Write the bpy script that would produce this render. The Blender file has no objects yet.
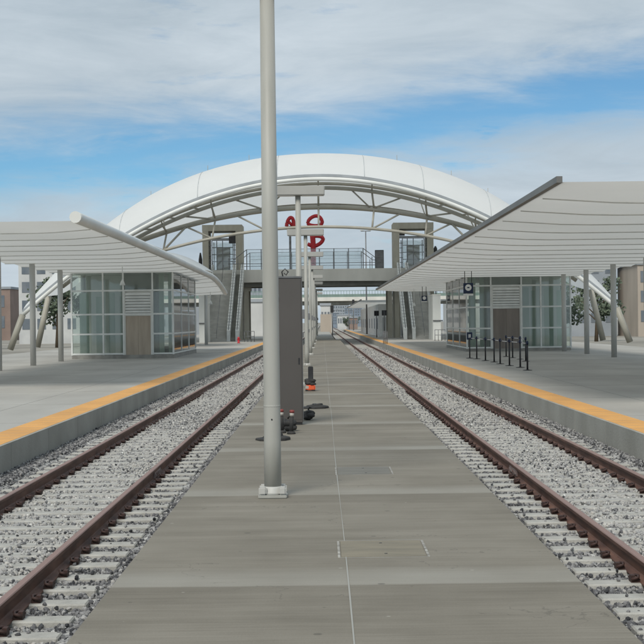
import bpy, bmesh, math, random
import numpy as np
from mathutils import Vector, Matrix

random.seed(7)
rng = np.random.default_rng(7)
R = math.radians
scene = bpy.context.scene
col = scene.collection

# ------------------------------------------------------------------ camera
EYE = 1.9                    # eye height over the platform (z = 0)
F = 1350.0                   # focal length in pixels of a 644 px wide picture
ROLL = 0.0122
cd = bpy.data.cameras.new('camera'); cam = bpy.data.objects.new('camera', cd); col.objects.link(cam)
cam.location = (0, 0, EYE); cam.rotation_euler = (R(90), ROLL, 0)
cd.sensor_width = 36; cd.lens = 36 * F / 644; cd.clip_start = .1; cd.clip_end = 6000
scene.camera = cam

def at(px, py, y):
    """a point of the place that lies y metres ahead of the viewer"""
    u = (px - 322) - ROLL * (py - 322); v = (py - 322) + ROLL * (px - 322)
    return Vector((u * y / F, y, EYE - v * y / F))
def gnd(px, py, h=0.0):
    u = (px - 322) - ROLL * (py - 322); v = (py - 322) + ROLL * (px - 322)
    y = F * (EYE - h) / v
    return Vector((u * y / F, y, h))

# ------------------------------------------------------------------ materials
def nodes_of(m):
    m.use_nodes = True
    return m.node_tree.nodes, m.node_tree.links

def mat(name, c, c2=None, rough=.6, metal=0., scale=3., bump=0., bscale=40., stretch=(1, 1, 1), spec=.4, lo=.35, hi=.65, detail=6):
    m = bpy.data.materials.new(name); N, L = nodes_of(m)
    b = N['Principled BSDF']
    b.inputs['Roughness'].default_value = rough; b.inputs['Metallic'].default_value = metal
    b.inputs['Specular IOR Level'].default_value = spec
    c2 = c2 or tuple(x * .8 for x in c)
    tc = N.new('ShaderNodeTexCoord'); mp = N.new('ShaderNodeMapping'); mp.inputs['Scale'].default_value = stretch
    L.new(tc.outputs['Object'], mp.inputs['Vector'])
    n = N.new('ShaderNodeTexNoise'); n.inputs['Scale'].default_value = scale; n.inputs['Detail'].default_value = detail
    L.new(mp.outputs['Vector'], n.inputs['Vector'])
    r = N.new('ShaderNodeMapRange'); r.inputs['From Min'].default_value = lo; r.inputs['From Max'].default_value = hi
    L.new(n.outputs['Fac'], r.inputs['Value'])
    mx = N.new('ShaderNodeMix'); mx.data_type = 'RGBA'
    mx.inputs['A'].default_value = (*c, 1); mx.inputs['B'].default_value = (*c2, 1)
    L.new(r.outputs['Result'], mx.inputs['Factor']); L.new(mx.outputs['Result'], b.inputs['Base Color'])
    if bump:
        n2 = N.new('ShaderNodeTexNoise'); n2.inputs['Scale'].default_value = bscale; n2.inputs['Detail'].default_value = 8
        L.new(tc.outputs['Object'], n2.inputs['Vector'])
        bp = N.new('ShaderNodeBump'); bp.inputs['Strength'].default_value = bump; bp.inputs['Distance'].default_value = .02
        L.new(n2.outputs['Fac'], bp.inputs['Height']); L.new(bp.outputs['Normal'], b.inputs['Normal'])
    return m

M = {}
M['white_paint'] = mat('white_paint', (.50, .50, .475), (.43, .43, .405), .5, scale=1.2, stretch=(1, 1, .3))
M['lamp_paint'] = mat('lamp_paint', (.39, .39, .36), (.32, .32, .29), .5, scale=1.6, stretch=(3, 3, .5))
M['frame_white'] = mat('frame_white', (.72, .74, .72), (.6, .62, .6), .45, scale=2)
M['soffit'] = mat('soffit', (.78, .77, .72), (.7, .69, .64), .7, scale=.35)
M['panel_white'] = mat('panel_white', (.68, .69, .66), (.56, .57, .54), .6, scale=.5, stretch=(1, 1, .3))
M['steel_truss'] = mat('steel_truss', (.36, .345, .295), (.29, .28, .235), .5, scale=.6)
M['rim_white'] = mat('rim_white', (.72, .73, .70), (.62, .63, .60), .4, scale=.5)
M['gutter'] = mat('gutter', (.36, .38, .39), (.28, .30, .31), .4, metal=.3, scale=.6)
M['concrete_pale'] = mat('concrete_pale', (.36, .36, .335), (.28, .28, .255), .9, scale=.7, bump=.3, bscale=9, stretch=(1, .5, 1))
M['concrete_tower'] = mat('concrete_tower', (.42, .405, .345), (.34, .325, .27), .9, scale=1.2, stretch=(1, 1, .4))
M['deck_concrete'] = mat('deck_concrete', (.70, .69, .64), (.60, .59, .545), .85, scale=.6, stretch=(1, 1, .3))
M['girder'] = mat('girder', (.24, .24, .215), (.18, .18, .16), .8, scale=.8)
M['stair_tread'] = mat('stair_tread', (.56, .55, .51), (.45, .44, .41), .9, scale=1.5)
M['dark_metal'] = mat('dark_metal', (.035, .036, .038), (.02, .02, .022), .45, scale=4)
M['grey_metal'] = mat('grey_metal', (.20, .205, .21), (.14, .145, .15), .45, metal=.4, scale=3)
M['black_rubber'] = mat('black_rubber', (.022, .022, .022), (.04, .038, .036), .75, scale=9, bump=.4, bscale=60)
M['orange'] = mat('orange', (.75, .12, .04), (.6, .09, .03), .55, scale=8)
M['red'] = mat('red', (.55, .03, .04), (.44, .022, .03), .5, scale=4)
M['red_dull'] = mat('red_dull', (.24, .05, .045), (.16, .035, .03), .6, scale=20)
M['reflector_white'] = mat('reflector_white', (.42, .40, .36), None, .4)
M['navy'] = mat('navy', (.012, .028, .075), (.01, .02, .055), .45, scale=3)
M['sign_white'] = mat('sign_white', (.8, .8, .78), (.72, .72, .7), .5)
M['door_steel'] = mat('door_steel', (.42, .36, .29), (.33, .28, .225), .4, metal=.45, scale=1.3, stretch=(2, 2, .4))
M['door_brown'] = mat('door_brown', (.24, .21, .185), (.19, .165, .145), .5, metal=.2, scale=1.3, stretch=(2, 2, .4))
M['plinth'] = mat('plinth', (.30, .295, .27), (.22, .215, .2), .9, scale=3)
M['pale_green_panel'] = mat('pale_green_panel', (.56, .64, .57), (.40, .49, .43), .6, scale=1.1, stretch=(1.6, 1.6, .15))
M['interior_dark'] = mat('interior_dark', (.22, .24, .235), (.15, .165, .16), .8, scale=1.5)
M['tie_concrete'] = mat('tie_concrete', (.42, .415, .385), (.32, .315, .29), .9, scale=5, bump=.4, bscale=50)
M['clip_rust'] = mat('clip_rust', (.06, .03, .025), (.035, .02, .017), .7, scale=20)
M['joint_steel'] = mat('joint_steel', (.17, .10, .09), (.32, .28, .27), .5, metal=.4, scale=14)
M['roof_grey'] = mat('roof_grey', (.44, .47, .48), (.38, .41, .42), .5, scale=.4)
M['tan'] = mat('tan', (.44, .385, .325), (.36, .315, .265), .8, scale=.35, stretch=(1, 1, .3))
M['city_white'] = mat('city_white', (.56, .57, .56), (.45, .46, .46), .8, scale=.3)
M['city_grey'] = mat('city_grey', (.34, .37, .40), (.27, .30, .33), .8, scale=.3)  # far blocks pale and greyed: distance haze is put into these colours
M['city_blue'] = mat('city_blue', (.23, .28, .34), (.17, .21, .26), .7, scale=.3)
M['city_brick'] = mat('city_brick', (.28, .21, .18), (.22, .165, .14), .8, scale=.3)
M['window_dark'] = mat('window_dark', (.12, .145, .17), (.18, .20, .22), .2, scale=.6)  # contrast lowered so the panes carry distance haze in their colour
M['green_steel'] = mat('green_steel', (.22, .30, .27), (.17, .24, .215), .6, scale=.4)
M['leaf'] = mat('leaf', (.12, .15, .10), (.08, .105, .07), .8, scale=1.5)
M['bark'] = mat('bark', (.12, .09, .06), None, .9)
M['loco_blue'] = mat('loco_blue', (.07, .09, .14), (.05, .065, .10), .5, scale=1)
M['yellow_paint'] = mat('yellow_paint', (.6, .42, .05), None, .5)
M['tail_red'] = mat('tail_red', (.35, .04, .04), None, .5)

def ground_mat():
    return mat('ground_soil', (.30, .285, .25), (.20, .19, .165), .95, scale=.08, bump=.3, bscale=2)
M['ground'] = ground_mat()

def rail_mat():
    m = bpy.data.materials.new('rusty_rail'); N, L = nodes_of(m); b = N['Principled BSDF']
    b.inputs['Roughness'].default_value = .62; b.inputs['Specular IOR Level'].default_value = .35
    tc = N.new('ShaderNodeTexCoord'); n = N.new('ShaderNodeTexNoise'); n.inputs['Scale'].default_value = 7; n.inputs['Detail'].default_value = 9
    mp = N.new('ShaderNodeMapping'); mp.inputs['Scale'].default_value = (1, .25, 1)
    L.new(tc.outputs['Object'], mp.inputs['Vector']); L.new(mp.outputs['Vector'], n.inputs['Vector'])
    cr = N.new('ShaderNodeValToRGB'); e = cr.color_ramp.elements
    e[0].position = .3; e[0].color = (.062, .029, .021, 1); e[1].position = .72; e[1].color = (.170, .088, .062, 1)
    L.new(n.outputs['Fac'], cr.inputs['Fac'])
    # the running surface is worn to a paler rust
    at_ = N.new('ShaderNodeAttribute'); at_.attribute_name = 'worn'
    mx = N.new('ShaderNodeMix'); mx.data_type = 'RGBA'; mx.inputs['B'].default_value = (.27, .185, .165, 1)
    mu = N.new('ShaderNodeMath'); mu.operation = 'MULTIPLY'; mu.inputs[1].default_value = .8
    L.new(at_.outputs['Fac'], mu.inputs[0]); L.new(mu.outputs[0], mx.inputs['Factor'])
    L.new(cr.outputs['Color'], mx.inputs['A']); L.new(mx.outputs['Result'], b.inputs['Base Color'])
    bp = N.new('ShaderNodeBump'); bp.inputs['Strength'].default_value = .25; bp.inputs['Distance'].default_value = .01
    L.new(n.outputs['Fac'], bp.inputs['Height']); L.new(bp.outputs['Normal'], b.inputs['Normal'])
    return m
M['rail'] = rail_mat()

def stone_mat():
    m = bpy.data.materials.new('ballast_stone'); N, L = nodes_of(m); b = N['Principled BSDF']
    b.inputs['Roughness'].default_value = .9; b.inputs['Specular IOR Level'].default_value = .2
    a = N.new('ShaderNodeAttribute'); a.attribute_name = 'tone'
    cr = N.new('ShaderNodeValToRGB'); e = cr.color_ramp.elements
    e[0].position = 0; e[0].color = (.045, .047, .052, 1); e[1].position = 1; e[1].color = (.60, .60, .57, 1)
    x = e.new(.22); x.color = (.15, .15, .155, 1); x = e.new(.5); x.color = (.33, .33, .325, 1); x = e.new(.8); x.color = (.43, .415, .385, 1)
    L.new(a.outputs['Fac'], cr.inputs['Fac']); L.new(cr.outputs['Color'], b.inputs['Base Color'])
    return m
M['stone'] = stone_mat()

def bed_mat():
    m = bpy.data.materials.new('ballast_bed'); N, L = nodes_of(m); b = N['Principled BSDF']
    b.inputs['Roughness'].default_value = .95; b.inputs['Specular IOR Level'].default_value = .15
    tc = N.new('ShaderNodeTexCoord')
    v = N.new('ShaderNodeTexVoronoi'); v.inputs['Scale'].default_value = 15
    L.new(tc.outputs['Object'], v.inputs['Vector'])
    cr = N.new('ShaderNodeValToRGB'); e = cr.color_ramp.elements
    e[0].position = .0; e[0].color = (.10, .10, .105, 1); e[1].position = 1; e[1].color = (.52, .515, .49, 1)
    x = e.new(.2); x.color = (.26, .26, .26, 1); x = e.new(.6); x.color = (.38, .375, .36, 1)
    sp = N.new('ShaderNodeSeparateColor'); L.new(v.outputs['Color'], sp.inputs['Color'])
    L.new(sp.outputs['Red'], cr.inputs['Fac']); L.new(cr.outputs['Color'], b.inputs['Base Color'])
    bp = N.new('ShaderNodeBump'); bp.inputs['Strength'].default_value = .8; bp.inputs['Distance'].default_value = .03
    iv = N.new('ShaderNodeMath'); iv.operation = 'SUBTRACT'; iv.inputs[0].default_value = 1
    L.new(v.outputs['Distance'], iv.inputs[1]); L.new(iv.outputs[0], bp.inputs['Height']); L.new(bp.outputs['Normal'], b.inputs['Normal'])
    return m
M['bed'] = bed_mat()

def platform_mat():
    """broom-finished concrete poured in 5 m bays, with a pale washed strip along each cross joint"""
    m = bpy.data.materials.new('platform_concrete'); N, L = nodes_of(m); b = N['Principled BSDF']
    b.inputs['Roughness'].default_value = .8; b.inputs['Specular IOR Level'].default_value = .3
    tc = N.new('ShaderNodeTexCoord'); sx = N.new('ShaderNodeSeparateXYZ'); L.new(tc.outputs['Object'], sx.inputs[0])
    def math_(op, a, bb=None, clamp=False):
        n = N.new('ShaderNodeMath'); n.operation = op; n.use_clamp = clamp
        for i, q in enumerate((a, bb)):
            if q is None: continue
            if isinstance(q, (int, float)): n.inputs[i].default_value = q
            else: L.new(q, n.inputs[i])
        return n.outputs[0]
    def noise(scale, stretch, detail=6, rough=.55):
        mp = N.new('ShaderNodeMapping'); mp.inputs['Scale'].default_value = stretch; L.new(tc.outputs['Object'], mp.inputs['Vector'])
        n = N.new('ShaderNodeTexNoise'); n.inputs['Scale'].default_value = scale; n.inputs['Detail'].default_value = detail
        n.inputs['Roughness'].default_value = rough; L.new(mp.outputs['Vector'], n.inputs['Vector']); return n.outputs['Fac']
    streak = noise(1.6, (.22, 2.2, 1)); blot = noise(.7, (1, .7, 1)); fine = noise(9, (.15, 3, 1)); grain = noise(60, (1, 1, 1), 3)
    wob = noise(.8, (.6, .6, 1))
    yy = math_('ADD', sx.outputs['Y'], math_('MULTIPLY', math_('SUBTRACT', wob, .5), .10))
    ph = math_('DIVIDE', math_('MODULO', math_('ADD', yy, 5.1 * 4 - 9.72), 5.1), 5.1)      # 0 at the near lip of each strip
    up = N.new('ShaderNodeMapRange'); up.inputs['From Min'].default_value = 0; up.inputs['From Max'].default_value = .012; L.new(ph, up.inputs['Value'])
    dn = N.new('ShaderNodeMapRange'); dn.inputs['From Min'].default_value = .155; dn.inputs['From Max'].default_value = .075; L.new(ph, dn.inputs['Value'])
    band = math_('MULTIPLY', up.outputs['Result'], dn.outputs['Result'])
    band = math_('MULTIPLY', band, math_('ADD', -.25, math_('MULTIPLY', noise(.55, (.9, .5, 1)), 2.0)), True)
    dark = N.new('ShaderNodeMapRange'); dark.inputs['From Min'].default_value = .80; dark.inputs['From Max'].default_value = 1.0; L.new(ph, dark.inputs['Value'])
    v = math_('ADD', math_('MULTIPLY', streak, .62), math_('MULTIPLY', blot, .78))
    v = math_('ADD', v, math_('MULTIPLY', fine, .45)); v = math_('ADD', v, math_('MULTIPLY', grain, .22))
    v = math_('SUBTRACT', v, .52)
    v = math_('SUBTRACT', v, math_('MULTIPLY', dark.outputs['Result'], .12))
    cr = N.new('ShaderNodeValToRGB'); e = cr.color_ramp.elements
    e[0].position = .2; e[0].color = (.137, .123, .097, 1); e[1].position = .78; e[1].color = (.242, .223, .185, 1)
    x = e.new(.5); x.color = (.191, .174, .141, 1)
    L.new(v, cr.inputs['Fac'])
    mx = N.new('ShaderNodeMix'); mx.data_type = 'RGBA'; mx.inputs['B'].default_value = (.31, .30, .265, 1)
    L.new(math_('MULTIPLY', band, .65), mx.inputs['Factor']); L.new(cr.outputs['Color'], mx.inputs['A'])
    # small dark spots of gum and oil, pale specks of grout, hairline cracks
    def spots(scale, size, keep):
        vo = N.new('ShaderNodeTexVoronoi'); vo.inputs['Scale'].default_value = scale; L.new(tc.outputs['Object'], vo.inputs['Vector'])
        sc_ = N.new('ShaderNodeSeparateColor'); L.new(vo.outputs['Color'], sc_.inputs['Color'])
        rad = math_('MULTIPLY', math_('GREATER_THAN', sc_.outputs['Red'], keep), math_('MULTIPLY', sc_.outputs['Green'], size))
        return math_('MULTIPLY', math_('SUBTRACT', rad, vo.outputs['Distance']), 30, True)
    d1 = N.new('ShaderNodeMix'); d1.data_type = 'RGBA'; d1.inputs['B'].default_value = (.075, .07, .058, 1)
    L.new(math_('MULTIPLY', spots(4.5, .16, .72), .55), d1.inputs['Factor']); L.new(mx.outputs['Result'], d1.inputs['A'])
    d2 = N.new('ShaderNodeMix'); d2.data_type = 'RGBA'; d2.inputs['B'].default_value = (.36, .35, .31, 1)
    L.new(math_('MULTIPLY', spots(7.0, .14, .82), .5), d2.inputs['Factor']); L.new(d1.outputs['Result'], d2.inputs['A'])
    vc = N.new('ShaderNodeTexVoronoi'); vc.feature = 'DISTANCE_TO_EDGE'; vc.inputs['Scale'].default_value = .42
    wv = N.new('ShaderNodeTexNoise'); wv.inputs['Scale'].default_value = 2.2; wv.inputs['Detail'].default_value = 6; L.new(tc.outputs['Object'], wv.inputs['Vector'])
    av = N.new('ShaderNodeVectorMath'); av.operation = 'ADD'; L.new(tc.outputs['Object'], av.inputs[0]); L.new(wv.outputs['Color'], av.inputs[1]); L.new(av.outputs[0], vc.inputs['Vector'])
    ck = math_('MULTIPLY', math_('LESS_THAN', vc.outputs['Distance'], .0022), math_('GREATER_THAN', blot, .53))
    d3 = N.new('ShaderNodeMix'); d3.data_type = 'RGBA'; d3.inputs['B'].default_value = (.06, .056, .047, 1)
    L.new(math_('MULTIPLY', ck, .35), d3.inputs['Factor']); L.new(d2.outputs['Result'], d3.inputs['A'])
    # saw-cut across each bay, at the near lip of the washed strip
    cut = math_('MULTIPLY', math_('LESS_THAN', ph, .0022), .35)
    d4 = N.new('ShaderNodeMix'); d4.data_type = 'RGBA'; d4.inputs['B'].default_value = (.06, .056, .047, 1)
    L.new(cut, d4.inputs['Factor']); L.new(d3.outputs['Result'], d4.inputs['A'])
    L.new(d4.outputs['Result'], b.inputs['Base Color'])
    bp = N.new('ShaderNodeBump'); bp.inputs['Strength'].default_value = .25; bp.inputs['Distance'].default_value = .01
    L.new(math_('ADD', fine, grain), bp.inputs['Height']); L.new(bp.outputs['Normal'], b.inputs['Normal'])
    return m
M['platform'] = platform_mat()

def outer_mat():
    m = mat('outer_concrete', (.39, .38, .35), (.31, .30, .275), .85, scale=.5, bump=.2, bscale=20, stretch=(.8, .35, 1))
    N, L = nodes_of(m)
    return m
M['outer'] = outer_mat()
M['edge_grey'] = mat('edge_grey', (.20, .20, .19), (.15, .15, .145), .5, metal=.2, scale=.6)

def wall_mat():
    """platform edge: cast concrete with run-down stains"""
    return mat('edge_concrete', (.36, .355, .32), (.25, .245, .215), .9, scale=1.1, bump=.3, bscale=25, stretch=(1, .8, .6), lo=.3, hi=.75)
M['edge'] = wall_mat()

def tactile_mat():
    m = mat('tactile_yellow', (.70, .36, .10), (.58, .30, .09), .7, scale=1.2, stretch=(1, .5, 1))
    N, L = nodes_of(m); b = N['Principled BSDF']
    tc = N.new('ShaderNodeTexCoord'); v = N.new('ShaderNodeTexVoronoi'); v.inputs['Scale'].default_value = 17; v.inputs['Randomness'].default_value = 0
    L.new(tc.outputs['Object'], v.inputs['Vector'])
    r = N.new('ShaderNodeMapRange'); r.inputs['From Min'].default_value = .25; r.inputs['From Max'].default_value = .4; r.inputs['To Min'].default_value = 1; r.inputs['To Max'].default_value = 0
    L.new(v.outputs['Distance'], r.inputs['Value'])
    bp = N.new('ShaderNodeBump'); bp.inputs['Strength'].default_value = .6; bp.inputs['Distance'].default_value = .006
    L.new(r.outputs['Result'], bp.inputs['Height']); L.new(bp.outputs['Normal'], b.inputs['Normal'])
    return m
M['tactile'] = tactile_mat()

def glass_mat(name, tint, opac, body):
    """coated glazing: a tinted see-through pane with a clear reflection"""
    m = bpy.data.materials.new(name); N, L = nodes_of(m); N.remove(N['Principled BSDF'])
    out = N['Material Output']
    t = N.new('ShaderNodeBsdfTransparent'); t.inputs['Color'].default_value = (*tint, 1)
    d = N.new('ShaderNodeBsdfDiffuse'); d.inputs['Color'].default_value = (*body, 1)
    g = N.new('ShaderNodeBsdfGlossy'); g.inputs['Roughness'].default_value = .04
    lw = N.new('ShaderNodeLayerWeight'); lw.inputs['Blend'].default_value = .3
    ad = N.new('ShaderNodeMath'); ad.operation = 'ADD'; ad.inputs[1].default_value = .07; ad.use_clamp = True
    L.new(lw.outputs['Fresnel'], ad.inputs[0])
    a = N.new('ShaderNodeMixShader'); a.inputs['Fac'].default_value = opac
    L.new(t.outputs[0], a.inputs[1]); L.new(d.outputs[0], a.inputs[2])
    c = N.new('ShaderNodeMixShader'); L.new(ad.outputs[0], c.inputs['Fac']); L.new(a.outputs[0], c.inputs[1]); L.new(g.outputs[0], c.inputs[2])
    L.new(c.outputs[0], out.inputs['Surface'])
    return m
M['glass'] = glass_mat('green_glass', (.86, .915, .88), .10, (.36, .42, .39))
M['glass_clear'] = glass_mat('clear_glass', (.95, .97, .97), .03, (.6, .64, .66))

def fabric_mat():
    m = bpy.data.materials.new('roof_fabric'); N, L = nodes_of(m); N.remove(N['Principled BSDF'])
    out = N['Material Output']
    tc = N.new('ShaderNodeTexCoord'); n = N.new('ShaderNodeTexNoise'); n.inputs['Scale'].default_value = .25; n.inputs['Detail'].default_value = 5
    L.new(tc.outputs['Object'], n.inputs['Vector'])
    cr = N.new('ShaderNodeValToRGB'); e = cr.color_ramp.elements
    e[0].color = (.84, .86, .86, 1); e[1].color = (.91, .93, .93, 1); L.new(n.outputs['Fac'], cr.inputs['Fac'])
    d = N.new('ShaderNodeBsdfDiffuse'); t = N.new('ShaderNodeBsdfTranslucent')
    L.new(cr.outputs['Color'], d.inputs['Color']); L.new(cr.outputs['Color'], t.inputs['Color'])
    mx = N.new('ShaderNodeMixShader'); mx.inputs['Fac'].default_value = .45
    L.new(d.outputs[0], mx.inputs[1]); L.new(t.outputs[0], mx.inputs[2]); L.new(mx.outputs[0], out.inputs['Surface'])
    return m
M['fabric'] = fabric_mat()
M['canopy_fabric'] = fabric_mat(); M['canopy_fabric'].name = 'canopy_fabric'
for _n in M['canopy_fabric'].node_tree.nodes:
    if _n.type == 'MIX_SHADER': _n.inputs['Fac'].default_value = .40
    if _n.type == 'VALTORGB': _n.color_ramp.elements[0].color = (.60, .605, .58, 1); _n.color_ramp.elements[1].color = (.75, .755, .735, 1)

def pylon_mat():
    m = mat('pylon_metal', (.120, .110, .102), (.108, .099, .091), .36, metal=.4, scale=1.2, stretch=(1, 1, .6))
    return m
M['pylon'] = pylon_mat()

# ------------------------------------------------------------------ mesh building
class MB:
    def __init__(self): self.bm = bmesh.new()
    def box(self, x0, x1, y0, y1, z0, z1):
        v = [self.bm.verts.new(p) for p in ((x0, y0, z0), (x1, y0, z0), (x1, y1, z0), (x0, y1, z0), (x0, y0, z1), (x1, y0, z1), (x1, y1, z1), (x0, y1, z1))]
        for f in ((3, 2, 1, 0), (4, 5, 6, 7), (0, 1, 5, 4), (1, 2, 6, 5), (2, 3, 7, 6), (3, 0, 4, 7)):
            self.bm.faces.new([v[i] for i in f])
        return self
    def hexa(self, pts):
        """eight corners: four of the bottom, four of the top"""
        v = [self.bm.verts.new(p) for p in pts]
        for f in ((3, 2, 1, 0), (4, 5, 6, 7), (0, 1, 5, 4), (1, 2, 6, 5), (2, 3, 7, 6), (3, 0, 4, 7)):
            self.bm.faces.new([v[i] for i in f])
        return self
    def quad(self, *p):
        self.bm.faces.new([self.bm.verts.new(q) for q in p]); return self
    def tube(self, pts, r, n=8, closed=False, r_end=None):
        pts = [Vector(p) for p in pts]; k = len(pts); rings = []
        for i, p in enumerate(pts):
            if closed: t = pts[(i + 1) % k] - pts[i - 1]
            else: t = pts[min(i + 1, k - 1)] - pts[max(i - 1, 0)]
            t.normalize(); up = Vector((0, 0, 1)) if abs(t.z) < .95 else Vector((0, 1, 0))
            a = t.cross(up).normalized(); b = a.cross(t).normalized()
            rr = r if r_end is None else r + (r_end - r) * i / (k - 1)
            rings.append([self.bm.verts.new(p + rr * (math.cos(2 * math.pi * j / n) * a + math.sin(2 * math.pi * j / n) * b)) for j in range(n)])
        for i in range(k if closed else k - 1):
            q, w = rings[i], rings[(i + 1) % k]
            for j in range(n):
                f = self.bm.faces.new((q[j], q[(j + 1) % n], w[(j + 1) % n], w[j])); f.smooth = True
        if not closed:
            self.bm.faces.new(rings[0][::-1]); self.bm.faces.new(rings[-1])
        return self
    def lathe(self, prof, cx=0, cy=0, n=20, smooth=True):
        rings = [[self.bm.verts.new((cx + r * math.cos(2 * math.pi * j / n), cy + r * math.sin(2 * math.pi * j / n), z)) for j in range(n)] for r, z in prof]
        for q, w in zip(rings, rings[1:]):
            for j in range(n):
                f = self.bm.faces.new((q[j], q[(j + 1) % n], w[(j + 1) % n], w[j])); f.smooth = smooth
        self.bm.faces.new(rings[0][::-1]); self.bm.faces.new(rings[-1]); return self
    def prism(self, poly, y0, y1):
        """polygon in x, z pushed along y"""
        a = [self.bm.verts.new((x, y0, z)) for x, z in poly]; b = [self.bm.verts.new((x, y1, z)) for x, z in poly]
        n = len(poly); self.bm.faces.new(a); self.bm.faces.new(b[::-1])
        for i in range(n): self.bm.faces.new((a[i], b[i], b[(i + 1) % n], a[(i + 1) % n]))
        return self
    def grid(self, rows, smooth=True):
        vs = [[self.bm.verts.new(p) for p in r] for r in rows]
        for q, w in zip(vs, vs[1:]):
            for j in range(len(q) - 1):
                f = self.bm.faces.new((q[j], q[j + 1], w[j + 1], w[j])); f.smooth = smooth
        return self
    def sphere(self, c, r, sx=1, sy=1, sz=1, jit=0, sub=2):
        o = bmesh.ops.create_icosphere(self.bm, subdivisions=sub, radius=r)
        for v in o['verts']:
            k = 1 + random.uniform(-jit, jit)
            v.co = Vector((v.co.x * sx * k + c[0], v.co.y * sy * k + c[1], v.co.z * sz * k + c[2]))
        for f in {f for v in o['verts'] for f in v.link_faces}: f.smooth = True
        return self
    def bevel(self, w, seg=2):
        bmesh.ops.bevel(self.bm, geom=self.bm.edges[:], offset=w, segments=seg, affect='EDGES', clamp_overlap=True); return self
    def build(self, name, m, parent=None, fix=True):
        if fix: bmesh.ops.recalc_face_normals(self.bm, faces=self.bm.faces[:])
        me = bpy.data.meshes.new(name); self.bm.to_mesh(me); self.bm.free()
        me.materials.append(m); o = bpy.data.objects.new(name, me); col.objects.link(o)
        if parent is not None: o.parent = parent
        return o

def tag(o, label=None, cat=None, group=None, kind=None):
    if label: o['label'] = label
    if cat: o['category'] = cat
    if group: o['group'] = group
    if kind: o['kind'] = kind
    return o
def empty(name, loc=(0, 0, 0), rz=0):
    o = bpy.data.objects.new(name, None); col.objects.link(o); o.location = loc; o.rotation_euler.z = rz; o.empty_display_size = .2
    return o
KIDS = {}
def kids(o): return [c for c in bpy.data.objects if c.parent == o]
def copy_tree(o, parent=None):
    c = o.copy(); col.objects.link(c)
    if parent is not None: c.parent = parent
    for ch in kids(o): copy_tree(ch, c)
    return c

# ------------------------------------------------------------------ ground, platforms
FAR = 330.0
g = MB(); g.quad((-2500, -60, -.9), (2500, -60, -.9), (2500, 5000, -.9), (-2500, 5000, -.9))
tag(g.build('ground', M['ground'], fix=False), kind='structure')

PL, PR = -1.55, 1.85                       # centre platform edges
EL, ER = -5.10, 5.23                       # outer platform edges
TL, TR = -3.33, 3.64                       # track centres
b = MB(); b.box(PL, PR, -6, 146, -.89, 0)
tag(b.build('centre_platform', M['platform']), kind='structure')
b = MB(); b.box(-1.3, 1.25, 146.01, 250, -.89, .17)
tag(b.build('raised_platform', M['concrete_pale']), kind='structure')
# fine saw-cut joint filled with pale sealant
o = MB(); 
for i in range(60):
    y0, y1 = 7 + i * 2.3, 7 + (i + 1) * 2.3
    w0 = .0042 + .002 * math.sin(i * 1.7); x0 = .165 + .006 * math.sin(i * .9); x1 = .165 + .006 * math.sin((i + 1) * .9); w1 = .0042 + .002 * math.sin((i + 1) * 1.7)
    o.quad((x0 - w0, y0, .004), (x0 + w0, y0, .004), (x1 + w1, y1, .004), (x1 - w1, y1, .004))
tag(o.build('platform_joint', M['concrete_pale']), kind='structure')

def outer_platform(sign, e, name):
    far = sign * 21
    x0, x1 = sorted((e, far))
    b = MB(); b.box(x0, x1, 4, FAR, -.89, 0)
    p = tag(b.build(name, M['outer']), kind='structure')
    s0, s1 = sorted((e + sign * .05, e + sign * .66))
    MB().box(s0, s1, 4, FAR, -.02, .006).build('tactile_strip', M['tactile'], p)
    tj = MB()
    for k in range(190):
        tj.box(s0 + .002, s1 - .002, 4.3 + k * .61, 4.309 + k * .61, 0, .0075)
    tj.build('tile_joint', M['plinth'], p)
    # edge wall panels, each a little apart from the next
    w = MB()
    y = 4.0
    while y < FAR:
        a0, a1 = sorted((e - sign * .012, e + sign * .05)); w.box(a0, a1, y, y + 2.985, -.88, .003); y += 3.0
    w.build('edge_wall', M['edge'], p)
    # cross joints and a long joint in the slab
    j = MB()
    for k in range(40):
        a0, a1 = sorted((e + sign * .68, e + sign * 14)); j.box(a0, a1, 8 + k * 6.1, 8.02 + k * 6.1, -.01, .003)
    a0, a1 = sorted((e + sign * 2.1, e + sign * 2.115)); j.box(a0, a1, 4, 200, -.012, .0025)
    j.build('slab_joint', M['plinth'], p)
    return p
outer_platform(-1, EL, 'left_platform'); outer_platform(1, ER, 'right_platform')

# ------------------------------------------------------------------ tracks
RAIL_TOP = -.28; TIE_TOP = -.455; BED = -.505
HALF = .755
def bed(cx, x0, x1, name):
    xs = np.linspace(x0, x1, 22); ys = np.concatenate([np.arange(6, 60, .22), np.linspace(60, FAR, 120), np.linspace(340, 1000, 20)])
    rows = []
    for y in ys:
        rows.append([(x, y, BED + .018 * math.sin(x * 5.1 + y * 3.3) * math.sin(y * 4.7) + random.uniform(-.012, .012) + (.05 if abs(x - cx) > 1.4 else 0)) for x in xs])
    b = MB(); b.grid(rows); return tag(b.build(name, M['bed']), kind='structure')
bed(TL, EL - .02, PL + .02, 'track_bed'); bed(TR, PR - .02, ER + .02, 'track_bed')

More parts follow.
